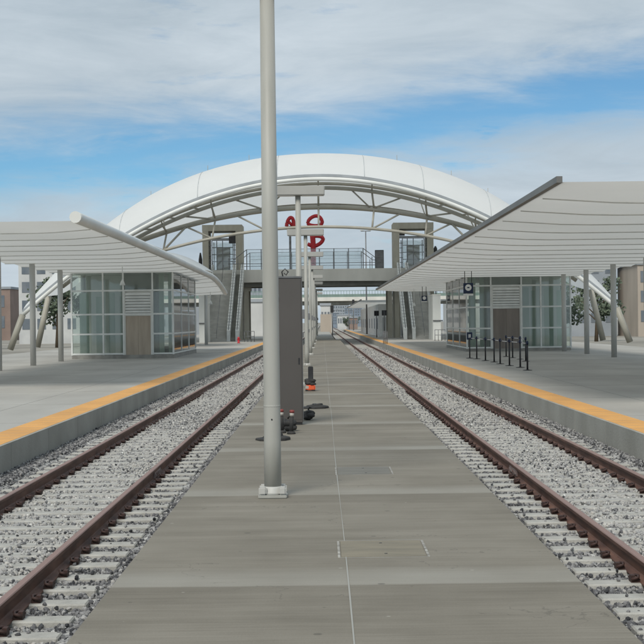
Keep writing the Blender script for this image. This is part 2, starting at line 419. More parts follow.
# rails
def rail(x, side_name, label, grp):
    prof = [(-.076, 0), (.076, 0), (.076, .012), (.020, .03), (.0095, .045), (.0095, .128), (.0345, .142), (.037, .176), (.030, .185), (-.030, .185), (-.037, .176), (-.0345, .142), (-.0095, .128), (-.0095, .045), (-.020, .03), (-.076, .012)]
    z0 = RAIL_TOP - .185
    b = MB(); ys = [6] + list(range(10, 100, 6)) + [100, 160, 240, 330, 600, 1000]
    bm = b.bm; rings = [[bm.verts.new((x + px + .003 * math.sin(y * .35), y, z0 + pz)) for px, pz in prof] for y in ys]
    n = len(prof)
    for q, w in zip(rings, rings[1:]):
        for j in range(n): bm.faces.new((q[j], q[(j + 1) % n], w[(j + 1) % n], w[j]))
    o = b.build('rail', M['rail'])
    me = o.data; a = me.attributes.new('worn', 'FLOAT', 'FACE')
    vals = [1.0 if all(me.vertices[v].co.z > z0 + .17 for v in f.vertices) else 0.0 for f in me.polygons]
    a.data.foreach_set('value', vals)
    tag(o, label, 'rail', 'rails of the two tracks')
    return o
rails = []
for cx, s, lab in ((TL, -1, 'rusty brown rail beside the left platform edge, outermost of the left track'),
                   (TL, 1, 'rusty brown rail of the left track, the one nearer the centre platform'),
                   (TR, -1, 'rusty brown rail of the right track, the one nearer the centre platform'),
                   (TR, 1, 'rusty brown rail beside the right platform edge, outermost of the right track')):
    rails.append(rail(cx + s * HALF, '', lab, ''))
def joint_bar(ro, x, y):
    b = MB()
    for s in (-1, 1):
        b.box(*sorted((x + s * .0098, x + s * .032)), y, y + .75, RAIL_TOP - .142, RAIL_TOP - .052)
        for k in range(6):
            b.box(*sorted((x + s * .032, x + s * .05)), y + .06 + k * .12, y + .10 + k * .12, RAIL_TOP - .115, RAIL_TOP - .08)
    b.build('joint_bar', M['joint_steel'], ro)
joint_bar(rails[1], TL + HALF, 20.3); joint_bar(rails[2], TR - HALF, 20.0)

# ties: one of each kind, then copies with their clips
def tie_mesh():
    b = MB(); w = .125; L = 1.30
    b.box(-L, L, -w, w, -.2, 0)
    for v in b.bm.verts:
        if v.co.z > -.01: v.co.y *= .86
    b.bevel(.012, 1); return b
def clip_mesh(s):
    b = MB(); b.box(*sorted((s * .07, s * .15)), -.05, .05, -.003, .03)
    b.tube([(s * .15, -.06, .03), (s * .09, -.07, .05), (s * .075, 0, .055), (s * .09, .07, .05), (s * .15, .055, .03)], .014, 6)
    b.box(*sorted((s * .112, s * .15)), -.035, .035, .03, .062)
    return b
PITCH = .61
for cx, side in ((TL, 'left'), (TR, 'right')):
    proto = tie_mesh().build('railway_tie', M['tie_concrete'])
    lab = 'pale concrete tie half sunk in grey ballast under the %s track' % side
    tag(proto, lab, 'tie', 'concrete ties of the %s track' % side)
    clips = []
    for rs in (-HALF, HALF):
        for s in (-1, 1):
            c = clip_mesh(s).build('rail_clip', M['clip_rust'], proto); c.location.x = rs; clips.append(c)
    for i in range(148):
        y = 7.2 + i * PITCH
        if i == 0: t = proto
        else:
            t = proto.copy(); col.objects.link(t)
            if i < 62:
                for c in clips:
                    k = c.copy(); col.objects.link(k); k.parent = t
        t.location = (cx + random.uniform(-.012, .012), y + random.uniform(-.012, .012), TIE_TOP + random.uniform(-.006, .006))
        t.rotation_euler.z = random.uniform(-.006, .006)
b = MB()
for cx in (TL, TR):
    y = 7.2 + 148 * PITCH
    while y < 420: b.box(cx - 1.3, cx + 1.3, y - .11, y + .11, TIE_TOP - .15, TIE_TOP); y += PITCH
tag(b.build('distant_ties', M['tie_concrete']), 'far concrete ties of both tracks merging in the distance', 'ties', kind='stuff')

# loose ballast stones
def stones(n, cx, x0, x1, y0, y1, size, base, on_tie):
    x = rng.uniform(x0, x1, n); y = y0 + (y1 - y0) * rng.random(n) ** 1.15
    k = (y - 7.2) / PITCH; off = np.abs(k - np.round(k)) * PITCH
    ontie = (off < .135) & (np.abs(x - cx) < 1.32); inside = np.abs(x - cx) < HALF
    gauge = np.abs(np.abs(x - cx) - HALF) < .085
    clump = np.sin(x * 1.9 + 3 * np.sin(y * .21)) * np.sin(y * .33 + cx) + .5 * np.sin(y * .9 + x * 2)
    keep = (~gauge) & ((~ontie) | (rng.random(n) < on_tie * np.where(inside, 1 + 1.9 * np.clip(clump, -.5, 1.2), .22)))
    x, y, ontie, clump, inside = x[keep], y[keep], ontie[keep], clump[keep], inside[keep]; n = len(x)
    s = size * rng.uniform(.6, 1.35, n)
    z = np.where(ontie, TIE_TOP + s * .2, BED + np.where(inside, .008, -.004) + rng.uniform(-.006, .024, n) + s * .25)
    z = np.where(np.abs(x - cx) > 1.4, z + .05, z)
    nb = len(base)
    v = np.repeat(base[None], n, 0) * (1 + rng.uniform(-.28, .28, (n, nb, 1)))
    q = rng.normal(size=(n, 4)); q /= np.linalg.norm(q, axis=1)[:, None]
    w_, a, b_, c = q.T
    Rm = np.stack([1 - 2 * (b_ * b_ + c * c), 2 * (a * b_ - c * w_), 2 * (a * c + b_ * w_), 2 * (a * b_ + c * w_), 1 - 2 * (a * a + c * c), 2 * (b_ * c - a * w_),
                   2 * (a * c - b_ * w_), 2 * (b_ * c + a * w_), 1 - 2 * (a * a + b_ * b_)], 1).reshape(n, 3, 3)
    sc = np.stack([rng.uniform(.75, 1.3, n), rng.uniform(.75, 1.2, n), rng.uniform(.55, .9, n)], 1)
    v = np.einsum('nij,nvj->nvi', Rm, v * sc[:, None, :] * (s * .5)[:, None, None])
    v += np.stack([x, y, z], 1)[:, None, :]
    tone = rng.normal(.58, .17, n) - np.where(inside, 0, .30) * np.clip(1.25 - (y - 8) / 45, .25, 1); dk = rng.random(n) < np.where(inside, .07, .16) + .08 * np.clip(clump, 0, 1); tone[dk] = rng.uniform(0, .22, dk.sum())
    return v.astype(np.float32), np.clip(tone, 0, 1)
t_ = (1 + 5 ** .5) / 2
ico = np.array([(-1, t_, 0), (1, t_, 0), (-1, -t_, 0), (1, -t_, 0), (0, -1, t_), (0, 1, t_), (0, -1, -t_), (0, 1, -t_), (t_, 0, -1), (t_, 0, 1), (-t_, 0, -1), (-t_, 0, 1)]) / 1.9
icof = np.array([(0, 11, 5), (0, 5, 1), (0, 1, 7), (0, 7, 10), (0, 10, 11), (1, 5, 9), (5, 11, 4), (11, 10, 2), (10, 7, 6), (7, 1, 8), (3, 9, 4), (3, 4, 2), (3, 2, 6), (3, 6, 8), (3, 8, 9), (4, 9, 5), (2, 4, 11), (6, 2, 10), (8, 6, 7), (9, 8, 1)])
octa = np.array([(1, 0, 0), (-1, 0, 0), (0, 1, 0), (0, -1, 0), (0, 0, 1), (0, 0, -1)], float)
octf = np.array([(0, 2, 4), (2, 1, 4), (1, 3, 4), (3, 0, 4), (2, 0, 5), (1, 2, 5), (3, 1, 5), (0, 3, 5)])
def stone_object(parts, faces, label):
    v = np.concatenate([p[0] for p in parts]); tone = np.concatenate([p[1] for p in parts])
    n, nb, _ = v.shape; f = (faces[None] + (np.arange(n) * nb)[:, None, None]).reshape(-1)
    me = bpy.data.meshes.new('ballast'); me.vertices.add(n * nb); me.vertices.foreach_set('co', v.reshape(-1))
    nf = n * len(faces); me.loops.add(nf * 3); me.loops.foreach_set('vertex_index', f.astype(np.int32))
    me.polygons.add(nf); me.polygons.foreach_set('loop_start', np.arange(0, nf * 3, 3, dtype=np.int32))
    me.polygons.foreach_set('use_smooth', np.zeros(nf, dtype=bool)); me.update(calc_edges=True); me.validate()
    a = me.attributes.new('tone', 'FLOAT', 'POINT'); a.data.foreach_set('value', np.repeat(tone, nb).astype(np.float32))
    me.materials.append(M['stone']); o = bpy.data.objects.new('ballast', me); col.objects.link(o)
    return tag(o, label, 'ballast', kind='stuff')
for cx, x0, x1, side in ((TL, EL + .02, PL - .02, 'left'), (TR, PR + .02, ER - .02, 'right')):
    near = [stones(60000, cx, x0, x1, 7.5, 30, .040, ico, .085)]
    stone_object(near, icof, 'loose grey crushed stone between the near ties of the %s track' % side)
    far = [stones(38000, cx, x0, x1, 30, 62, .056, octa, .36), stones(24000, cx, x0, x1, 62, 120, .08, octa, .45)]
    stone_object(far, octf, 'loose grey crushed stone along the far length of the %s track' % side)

# ------------------------------------------------------------------ access hatches in the centre platform
def hatch(x0, x1, y0, y1, lid_m, label, skew=.0):
    e = empty('access_hatch', ((x0 + x1) / 2, (y0 + y1) / 2, 0)); tag(e, label, 'hatch', 'access hatches in the platform')
    w, d = (x1 - x0) / 2, (y1 - y0) / 2
    MB().box(-w + .03, w - .03, -d + .03, d - .03, -.02, .005).build('lid', lid_m, e)
    for s in (-1, 1):
        k = .55 if s < 0 else 1
        f = MB(); f.hexa([(s * (w - .02), -d, -.02), (s * w, -d, -.02), (s * w, d, -.02), (s * (w - .02), d, -.02), (s * (w - .02), -d, .006), (s * w, -d, .006), (s * w, d * .93, .006), (s * (w - .02), d * .93, .006)]); f.build('end_frame', M['frame_worn'], e)
        f = MB(); f.box(-w + .021, w - .021, *sorted((s * d, s * (d - .01))), -.02, .0045); f.build('side_frame', M['plinth'], e)
    h = MB()
    for sx, sy in ((0, .7), (.06, -.7)):
        h.lathe([(.013, .005), (.013, .0075), (.008, .0078)], w * sx, d * sy * .9, 10)
    h.build('lifting_hole', M['dark_metal'], e)
    return e
M['frame_worn'] = mat('frame_worn', (.42, .41, .37), (.20, .19, .17), .8, scale=9, lo=.35, hi=.6)
M['lid_tan'] = mat('lid_tan', (.225, .20, .15), (.17, .155, .12), .85, scale=3, bump=.2, bscale=40, stretch=(.5, 2, 1))
M['lid_grey'] = mat('lid_grey', (.185, .178, .155), (.15, .145, .125), .85, scale=3, bump=.2, bscale=40, stretch=(.5, 2, 1))
a, c = gnd(338, 558), gnd(431, 557); d_ = gnd(341, 541)
hatch(a.x, c.x - .005, a.y, d_.y, M['lid_tan'], 'larger tan concrete hatch with pale end frames, nearer the viewer')
a, c = gnd(335.5, 475), gnd(394, 475); d_ = gnd(335, 467.5)
hatch(a.x, c.x, a.y, d_.y, M['lid_grey'], 'grey concrete hatch lid farther up the platform, level with its paving')

# ------------------------------------------------------------------ lamp posts
LAMP_H = 5.79
def make_lamp(first=False):
    e = empty('lamp_post')
    MB().lathe([(.094, .02), (.092, .6), (.088, 2.5), (.079, LAMP_H - .14)], n=24).build('pole', M['lamp_paint'], e)
    b = MB(); b.box(-.155, .155, -.155, .155, 0, .035).bevel(.008)
    bp = b.build('base_plate', M['lamp_paint'], e)
    for sx in (-1, 1):
        for sy in (-1, 1):
            c = MB(); c.box(sx * .106 - .043, sx * .106 + .043, sy * .106 - .043, sy * .106 + .043, .035, .125); c.bevel(.016, 2); c.build('bolt_cover', M['white_paint'], bp)
    c = MB(); c.lathe([(.135, .035), (.128, .06), (.108, .10), (.100, .12)], n=24); c.build('collar', M['white_paint'], e)
    h = MB(); h.box(-.80, .80, -.28, .28, LAMP_H - .14, LAMP_H + .13)
    for v in h.bm.verts:
        if v.co.z < LAMP_H: v.co.y *= .8; v.co.x *= .985
    h.bevel(.02); hd = h.build('lamp_head', M['white_paint'], e)
    MB().box(-.70, -.12, -.18, .18, LAMP_H - .146, LAMP_H - .142).build('lens', M['sign_white'], hd)
    MB().box(.12, .70, -.18, .18, LAMP_H - .146, LAMP_H - .142).build('lens', M['sign_white'], hd)
    c = MB(); c.lathe([(.0905, .98), (.0925, .985), (.0925, 1.0), (.0905, 1.005)], n=20); c.build('weld_band', M['lamp_paint'], e)
    c = MB(); c.lathe([(.004, -.0955), (.009, -.0955), (.009, -.089)], n=8)
    for v in c.bm.verts: v.co = Vector((v.co.x, v.co.z, .85 + v.co.y))
    c.build('bolt', M['dark_metal'], e)
    c = MB(); c.box(.075, .16, -.05, .05, 2.0, 2.28).box(.075, .13, -.04, .04, 1.45, 1.6); c.build('outlet_box', M['grey_metal'], e)
    return e
lamp = make_lamp()
LZ = [14.72, 40.0, 58.5, 77.5, 96.5, 115.5, 134.5, 170.0, 190.0]
LL = ['white lamp post closest to the viewer, bolted to the platform', 'white lamp post with T head just beyond the tall dark pylon',
      'third lamp post from the viewer, its T head in front of the red letters', 'fourth lamp post in the row along the platform, just past the red stem',
      'fifth lamp post in the row, its head level with the bridge railing', 'sixth lamp post in the row, its head against the bridge fascia',
      'seventh lamp post in the row, last one before the footbridge', 'eighth lamp post in the row, just past the footbridge', 'ninth and farthest lamp post of the platform row']
for i, (y, lab) in enumerate(zip(LZ, LL)):
    o = lamp if i == 0 else copy_tree(lamp)
    o.location = (-.557 if i == 0 else -.67, y, .17 if y > 146 else 0)
    tag(o, lab, 'lamp post', 'lamp posts down the centre platform')
# the nearest post has no box on its right face
for ch in kids(lamp):
    if ch.name.startswith('outlet_box'): bpy.data.objects.remove(ch)

# ------------------------------------------------------------------ tall dark pylon
p = gnd(291, 425)
py = empty('information_pylon', (p.x, p.y + .15, 0))
tag(py, 'tall dark metal pylon standing on the centre platform behind the front lamp post', 'pylon')
b = MB(); b.box(-.225, .225, -.15, .15, .04, 2.72).bevel(.012); b.build('body', M['pylon'], py)
MB().box(-.21, .21, -.135, .135, 0, .04).build('plinth', M['dark_metal'], py)
MB().box(-.235, .235, -.16, .16, 2.72, 2.755).bevel(.006).build('cap', M['grey_metal'], py)
b = MB(); b.box(.2255, .233, -.13, .13, .06, 2.70); b.build('side_trim', M['grey_metal'], py)
b = MB(); b.box(-.205, .205, -.1545, -.151, .10, 2.66); dr = b.build('door', M['pylon'], py)
for zz in (.4, 1.3, 2.3): MB().tube([(-.2, -.156, zz), (-.2, -.156, zz + .12)], .008, 8).build('hinge', M['grey_metal'], dr)
MB().box(.15, .18, -.162, -.155, 1.12, 1.24).bevel(.003).build('handle', M['dark_metal'], dr)
b = MB(); b.tube([(-.12, 0, 2.75), (-.14, 0, 2.84), (-.08, .02, 2.90), (-.02, 0, 2.84), (-.06, 0, 2.78), (-.1, 0, 2.82)], .012, 6); b.build('conduit', M['dark_metal'], py)

# black rubber bases, bags and stub posts round the pylon
def rubber_base(name, loc, r, label):
    e = empty(name, loc); tag(e, label, 'rubber base', 'rubber bases and weights by the pylon')
    b = MB(); b.lathe([(r, .0), (r, .03), (r * .95, .045), (r * .6, .055), (r * .55, .085), (r * .2, .09)], n=8, smooth=False)
    for v in b.bm.verts: v.co.z *= 1 + .25 * math.sin(v.co.x * 9); v.co.x *= 1.05
    b.build('disc', M['black_rubber'], e)
    MB().lathe([(.05, .085), (.05, .10), (.035, .105)], n=12).build('socket', M['dark_metal'], e)
    return e
p = gnd(273, 440); rubber_base('rubber_base', (p.x, p.y, 0), .27, 'flat black rubber base behind the front lamp post')
p = gnd(315.5, 408.2); q = rubber_base('rubber_base', (p.x - .02, p.y, 0), .30, 'flat black rubber base to the right of the pylon'); 
def lump_mesh(seed, n, w, d, h):
    random.seed(seed); b = MB()
    for i in range(n):
        b.sphere((random.uniform(-w, w), random.uniform(-d, d), .05 + random.uniform(0, h)), random.uniform(.06, .095), 1.25, .9, .7, .16)
    return b
def sandbag(name, loc, seed, n, w, d, h, label):
    e = empty(name, loc); tag(e, label, 'sandbag', 'black bags lying on the platform')
    b = lump_mesh(seed, n, w, d, h)
    for v in b.bm.verts: v.co.z = max(v.co.z, 0)
    b.build('bag', M['black_rubber'], e)
    t = MB(); t.tube([(0, 0, h + .1), (.03, -.03, h + .15), (.06, -.02, h + .13)], .016, 6); t.build('tied_neck', M['black_rubber'], e)
    return e
p = gnd(288, 431); sandbag('sandbag', (p.x, p.y, 0), 3, 12, .10, .09, .12, 'crumpled black bag heaped against the foot of the pylon')
p = gnd(308, 420); sandbag('sandbag', (p.x + .005, p.y, 0), 5, 9, .055, .1, .10, 'small black bag on the platform at the pylon’s right corner'.replace('’', "'"))
def stub(px, py_, label, tilt):
    p = gnd(px, py_); e = empty('delineator_post', (p.x, p.y, 0)); e.rotation_euler.y = tilt
    tag(e, label, 'delineator', 'stub posts with red caps by the pylon')
    MB().lathe([(.035, 0), (.033, .31)], n=12).build('post', M['black_rubber'], e)
    MB().lathe([(.037, .30), (.037, .36)], n=12).build('white_band', M['reflector_white'], e)
    MB().lathe([(.04, .36), (.045, .395), (.03, .41)], n=12).build('cap', M['red_dull'], e)
    MB().lathe([(.075, 0), (.07, .03), (.04, .05)], n=12).build('foot', M['black_rubber'], e)
stub(282, 433, 'red capped stub post left of its twin, in front of the pylon', -.02)
stub(291.3, 434, 'red capped stub post right of its twin, in front of the pylon', .04)
p = gnd(310.5, 391); e = empty('barricade_weight', (p.x, p.y, 0)); tag(e, 'orange weight block topped with a black bundle, beside the third lamp post', 'barricade weight')
b = MB(); b.box(-.135, .135, -.11, .11, .02, .17).bevel(.025); b.build('block', M['orange'], e)
b = MB(); b.box(-.14, -.07, -.12, .12, 0, .04).box(.03, .13, -.12, .12, 0, .03); b.build('foot', M['black_rubber'], e)
MB().box(-.137, -.05, -.1125, -.1105, .07, .15).build('reflective_band', M['reflector_white'], e)
b = lump_mesh(11, 11, .07, .06, .14)
for v in b.bm.verts: v.co.z = max(v.co.z + .10, .168)
b.build('bundle', M['black_rubber'], e)
b = MB(); b.box(-.06, .08, -.05, .05, .22, .68).bevel(.015); b.build('lamp_box', M['dark_metal'], e)
# ------------------------------------------------------------------ pavilions
def pavilion(sign, cx, y0, y1, xo, lv, bays, door_m, label):
    """cx: corner next to the track, xo: outer end; front face at y0. lv: heights; bays: list of x from the corner outward"""
    e = empty('glass_pavilion', ((cx + xo) / 2, (y0 + y1) / 2, 0)); ox, oy = e.location.x, e.location.y
    tag(e, label, 'pavilion', 'glass elevator pavilions')
    def bx(b, xa, xb, ya, yb, za, zb):
        xa, xb = sorted((xa, xb)); b.box(xa - ox, xb - ox, ya - oy, yb - oy, za, zb)
    top, t1, t2, t3, bot = lv
    base = MB(); bx(base, cx - sign * .06, xo, y0 - .06, y1 + .06, 0, bot - .06); base.build('plinth', M['plinth'], e)
    fr = MB(); W = .09
    # front uprights and rails
    xs = bays
    for x in xs: bx(fr, x - W / 2, x + W / 2, y0 - .05, y0 + .07, bot - .06, top)
    di = 1                                                    # the bay that holds the door
    for k in range(len(xs) - 1):
        xa, xb = sorted((xs[k], xs[k + 1])); xa += W / 2; xb -= W / 2
        for z in ((bot, t1, t2, t3) if k != di else (t1, t2)):
            bx(fr, xa, xb, y0 - .04, y0 + .06, z - .045, z + .045)
    # side uprights and rails
    ns = 3
    ysd = [y0 + (y1 - y0) * i / ns for i in range(ns + 1)]
    for yv in ysd[1:]: bx(fr, cx - W / 2, cx + W / 2, yv - .045, yv + .045, bot - .06, top)
    for z in (bot, t1, t2, t3): bx(fr, cx - .04, cx + .04, y0 + .071, y1 - .046, z - .04, z + .04)
    fr.build('frame', M['frame_white'], e)
    # panes
    for k in range(len(xs) - 1):
        xa, xb = sorted((xs[k], xs[k + 1])); xa += W / 2; xb -= W / 2
        cells = [(t1 + .045, top)] + ([(t2 + .045, t1 - .045), (t3 + .045, t2 - .045), (bot + .045, t3 - .045)] if k != di else [])
        for za, zb in cells:
            b = MB(); bx(b, xa, xb, y0 - .006, y0 + .012, za, zb); b.build('window_pane', M['glass'], e)
    for i in range(ns):
        for za, zb in ((t1 + .04, top), (t2 + .04, t1 - .04), (t3 + .04, t2 - .04), (bot + .04, t3 - .04)):
            b = MB(); bx(b, cx - .009, cx + .009, ysd[i] + (.071 if i == 0 else .046), ysd[i + 1] - .046, za, zb); b.build('window_pane', M['glass_clear'], e)
    # louvre over the door
    xa, xb = sorted((xs[di], xs[di + 1])); xa += W / 2; xb -= W / 2
    lf = MB(); bx(lf, xa, xb, y0 + .02, y0 + .05, t2 + .046, t1 - .046)
    for xx in (xa, xb - .07): bx(lf, xx, xx + .07, y0 - .07, y0 + .019, t2 + .046, t1 - .046)
    lv_o = lf.build('louvre', M['panel_white'], e)
    sl = MB(); n = 7; z0, z1 = t2 + .09, t1 - .09
    for i in range(n):
        z = z0 + (z1 - z0) * i / n; hgt = (z1 - z0) / n
        sl.hexa([(xa + .071 - ox, y0 - .075 - oy, z), (xb - .071 - ox, y0 - .075 - oy, z), (xb - .071 - ox, y0 - .055 - oy, z - .02), (xa + .071 - ox, y0 - .055 - oy, z - .02),
                 (xa + .071 - ox, y0 + .0 - oy, z + hgt * .72), (xb - .071 - ox, y0 + .0 - oy, z + hgt * .72), (xb - .071 - ox, y0 + .015 - oy, z + hgt * .62), (xa + .071 - ox, y0 + .015 - oy, z + hgt * .62)])
    sl.build('slat', M['frame_white'], lv_o)
    # door: two leaves in a frame
    dt = t2 - .10
    jf = MB(); bx(jf, xa, xa + .07, y0 - .03, y0 + .06, 0, t2 - .046); bx(jf, xb - .07, xb, y0 - .03, y0 + .06, 0, t2 - .046); bx(jf, xa + .07, xb - .07, y0 - .03, y0 + .06, dt, t2 - .046)
    jf.build('door_frame', M['panel_white'], e)
    mid = (xa + xb) / 2
    for a_, b_ in ((xa + .072, mid - .004), (mid + .004, xb - .072)):
        d = MB(); bx(d, a_, b_, y0 + .0, y0 + .04, .02, dt - .002); d.build('door', door_m, e)
    # lift shaft behind the door, coloured screens and roof
    core = MB(); bx(core, xs[di] - sign * .1, xs[di + 1] + sign * .1, y0 + .3, y0 + 3.2, .05, top - .05); core.build('lift_shaft', M['interior_dark'], e)
    pn = MB()
    xa0, xb0 = sorted((xs[0] + sign * .18, xs[1] - sign * .3)); bx(pn, xa0, xa0 + (xb0 - xa0) * .42, y0 + .5, y0 + .55, bot, top - .1); bx(pn, xa0 + (xb0 - xa0) * .72, xb0, y0 + .9, y0 + .95, bot, top - .1)
    pn.build('screen', M['pale_green_panel'], e)
    bk = MB(); bx(bk, xs[2] + sign * .2, xo, y0 + 3.4, y0 + 3.5, .05, top - .05); bk.build('inner_wall', M['panel_white'], e)
    pn2 = MB()
    for k in range(2, len(xs) - 1):
        xa1, xb1 = sorted((xs[k], xs[k + 1])); ww = xb1 - xa1
        bx(pn2, xa1 + ww * .18, xa1 + ww * .48, y0 + .7, y0 + .75, bot, t1 - .1); bx(pn2, xa1 + ww * .66, xa1 + ww * .86, y0 + 1.2, y0 + 1.25, bot, t1 - .3)
    pn2.build('screen', M['pale_green_panel'], e)
    lt = MB()
    for k in range(4): bx(lt, min(xs[0], xo) + .6, max(xs[0], xo) - .6, y0 + 4 + k * 2.2, y0 + 4.12 + k * 2.2, top - .22, top - .10)
    lt.build('ceiling_batten', M['frame_white'], e)
    se = MB()
    for k in range(2): bx(se, cx + sign * .35, cx + sign * .8, y0 + 2 + k * 4, y0 + 4.6 + k * 4, bot - .05, .62)
    se.build('bench', M['grey_metal'], e)
    rf = MB(); bx(rf, cx - sign * .12, xo, y0 - .12, y1 + .1, top, top + .10); rf.build('roof', M['panel_white'], e)
    return e
lvL = (5.02, 3.78, 2.47, 1.37, .27)
pavilion(-1, -8.27, 75, 88, -13.9, lvL, [-8.27, -9.40, -11.02, -12.15, -13.9], M['door_steel'], 'glass pavilion with steel elevator doors on the left platform')
lvR = (4.70, 3.98, 2.68, 1.39, .22)
pavilion(1, 8.80, 82, 95, 15.1, lvR, [8.80, 10.27, 12.12, 13.3, 15.1], M['door_brown'], 'glass pavilion with brown elevator doors behind the queue posts')

# ------------------------------------------------------------------ platform canopies
def canopy(sign, xe, xi, y0, y1, h_fun, label, pitch, amp, edge_tube, top_rise=.5, end_plate=True, z_in=0.):
    e = empty('platform_canopy', (xe, (y0 + y1) / 2, 0)); ox, oy = e.location.x, e.location.y
    tag(e, label, 'canopy', 'canopies over the outer platforms')
    ys = []
    for k in range(int(math.ceil((y1 - y0) / pitch))):
        for p in (0.0, .12, .25, .37, .5, .62, .75, .87, .96, .999): ys.append(min(y1, y0 + (k + p) * pitch))
    ys = [y for i, y in enumerate(ys) if i == 0 or y > ys[i - 1] + 1e-6]
    nx = 12
    rows = []
    for y in ys:
        sc = amp * (((y - y0) / pitch + 1e-9) % 1.0) ** 1.8
        r = []
        for i in range(nx + 1):
            t = i / nx; x = xe + (xi - xe) * t
            r.append((x - ox, y - oy, h_fun(y) + z_in * t - sc * min(1, t * 5 + .0)))
        rows.append(r)
    b = MB(); b.grid(rows); fo = b.build('fabric_roof', M['canopy_fabric'], e)
    nxf = nx
    for pi_, po in enumerate(fo.data.polygons):
        a_ = [fo.data.vertices[v].co for v in po.vertices]
        if abs(max(q.y for q in a_) - min(q.y for q in a_)) < pitch * .02: po.use_smooth = False
    for k in range(int((y1 - y0) / pitch) + 1):
        y = y0 + k * pitch - .01; pts = []
        if k == 0: continue
        for t in np.linspace(.02, 1, 14): pts.append((xe + (xi - xe) * t - ox, y - oy, h_fun(y) + z_in * t - amp * min(1, t * 5) + .0))
        MB().tube(pts, .028, 6).build('seam', M['frame_white'], e)
    if edge_tube:
        b = MB(); b.tube([(xe - ox, y - oy, h_fun(y) + .11) for y in ys], edge_tube, 14); b.build('edge_beam', M['rim_white'], e)
    else:
        b = MB()
        for ya, yb in zip(ys, ys[1:]):
            b.hexa([(xe - .06 - ox, ya - oy, h_fun(ya) - .01), (xe + .06 - ox, ya - oy, h_fun(ya) - .01), (xe + .06 - ox, yb - oy, h_fun(yb) - .01), (xe - .06 - ox, yb - oy, h_fun(yb) - .01),
                    (xe - .06 - ox, ya - oy, h_fun(ya) + .12), (xe + .06 - ox, ya - oy, h_fun(ya) + .12), (xe + .06 - ox, yb - oy, h_fun(yb) + .12), (xe - .06 - ox, yb - oy, h_fun(yb) + .12)])
        b.build('edge_beam', M['edge_grey'], e)
    # posts along the middle of the roof
    for y in np.arange(y0 + 5, y1 - 2, pitch * 2):
        xm = xi - (xi - xe) * .12
        MB().tube([(xm - ox, y - oy, 0), (xm - ox, y - oy, h_fun(y) + .15)], .14, 12).build('column', M['white_paint'], e)
    return e
def hL(y): return 4.84 - (.0 if y < 84 else .80 * ((y - 84) / 14) ** 2) + .10 * math.sin(max(0, min(1, (y - 20) / 64)) * math.pi) - .05
canopy(-1, -7.0, -14.6, 38.5, 98, hL, 'long white canopy with a rounded edge beam over the left platform', 3.4, .11, .17, top_rise=.35)
def hR(y): return 4.66
canopy(1, 4.82, 15.6, 27.2, 119.0, hR, 'long canopy with scalloped pale underside over the near right platform', 3.4, .15, 0, top_rise=.5)
canopy(1, 4.9, 16, 168, 262, lambda y: 4.55, 'farther low canopy over white shelter walls beyond the footbridge', 6.8, .08, 0, top_rise=1.0)

def downlight(px, py_, y, label):
    p = at(px, py_, y); e = empty('spotlight', p); tag(e, label, 'spotlight', 'spotlights under the right canopy')
    MB().tube([(0, 0, .1), (0, 0, 4.7 - p.z)], .025, 6).build('stem', M['grey_metal'], e)
    MB().lathe([(.10, -.12), (.12, -.10), (.12, .10), (.04, .12)], n=14).build('housing', M['grey_metal'], e)
downlight(499, 256.5, 60, 'small grey spotlight under the right canopy, nearest to its front edge')
downlight(484, 262.5, 70, 'small grey spotlight under the right canopy, above the round navy sign')
downlight(477.5, 264.5, 76, 'small grey spotlight under the right canopy, farthest of the three')
# pendant lamps under the canopies
def pendant(p, drop, label, ceiling):
    e = empty('pendant_lamp', p); tag(e, label, 'pendant lamp', 'pendant lamps under the canopies')
    MB().tube([(0, 0, 0), (0, 0, ceiling - p[2])], .022, 6).build('stem', M['frame_white'], e)
    MB().lathe([(.13, -.02), (.14, .0), (.09, .16), (.035, .24), (.03, .3)], n=16).build('lamp_shade', M['frame_white'], e)
p = at(122.5, 285, 68); pendant(p, .5, 'white pendant lamp under the left canopy before the elevator doors', hL(68) + .05)
p = at(210.5, 304, 96); pendant(p, .5, 'white pendant lamp at the far end of the left canopy', hL(96) + .05)
p = at(414.0, 306, 110); pendant(p, .5, 'white pendant lamp under the right canopy, left of the hanging sign', 4.60)

# ------------------------------------------------------------------ signs on the right
def disc_sign(p, w, h, ceiling, label, round_):
    e = empty('hanging_sign', p); tag(e, label, 'sign', 'hanging signs under the right canopy')
    b = MB(); b.box(-w / 2, w / 2, -.04, .04, 0, h).bevel(.01, 1); b.build('panel', M['navy'], e)
    r = min(w, h) * .33; n = 28
    d = MB(); vs = [d.bm.verts.new((r * math.cos(2 * math.pi * i / n), -.044, h * .56 + r * math.sin(2 * math.pi * i / n))) for i in range(n)]; d.bm.faces.new(vs[::-1])
    dd = d.build('disc', M['sign_white'], e, fix=False)
    if round_:
        k = MB(); k.box(-r * .35, r * .35, -.052, -.048, h * .56 - r * .18, h * .56 + r * .18); k.build('emblem', M['navy'], e)
    d = MB(); d.box(-w / 2, w / 2, -.04, .04, -h * .20, -h * .03); d.build('text_panel', M['sign_white'], e)
    hng = MB()
    for s in (-.35, .35): hng.tube([(s * w, 0, h), (s * w, 0, ceiling - p[2])], .02, 6)
    hng.build('hanger', M['dark_metal'], e)
p = at(468.3, 293.5, 72); disc_sign(p, .52, .56, 4.60, 'navy square sign with white disc hanging before the right pavilion corner', True)
p = at(424.3, 301, 104); disc_sign(p, .42, .40, 4.60, 'small navy sign with white disc hanging by the right stairs', False)
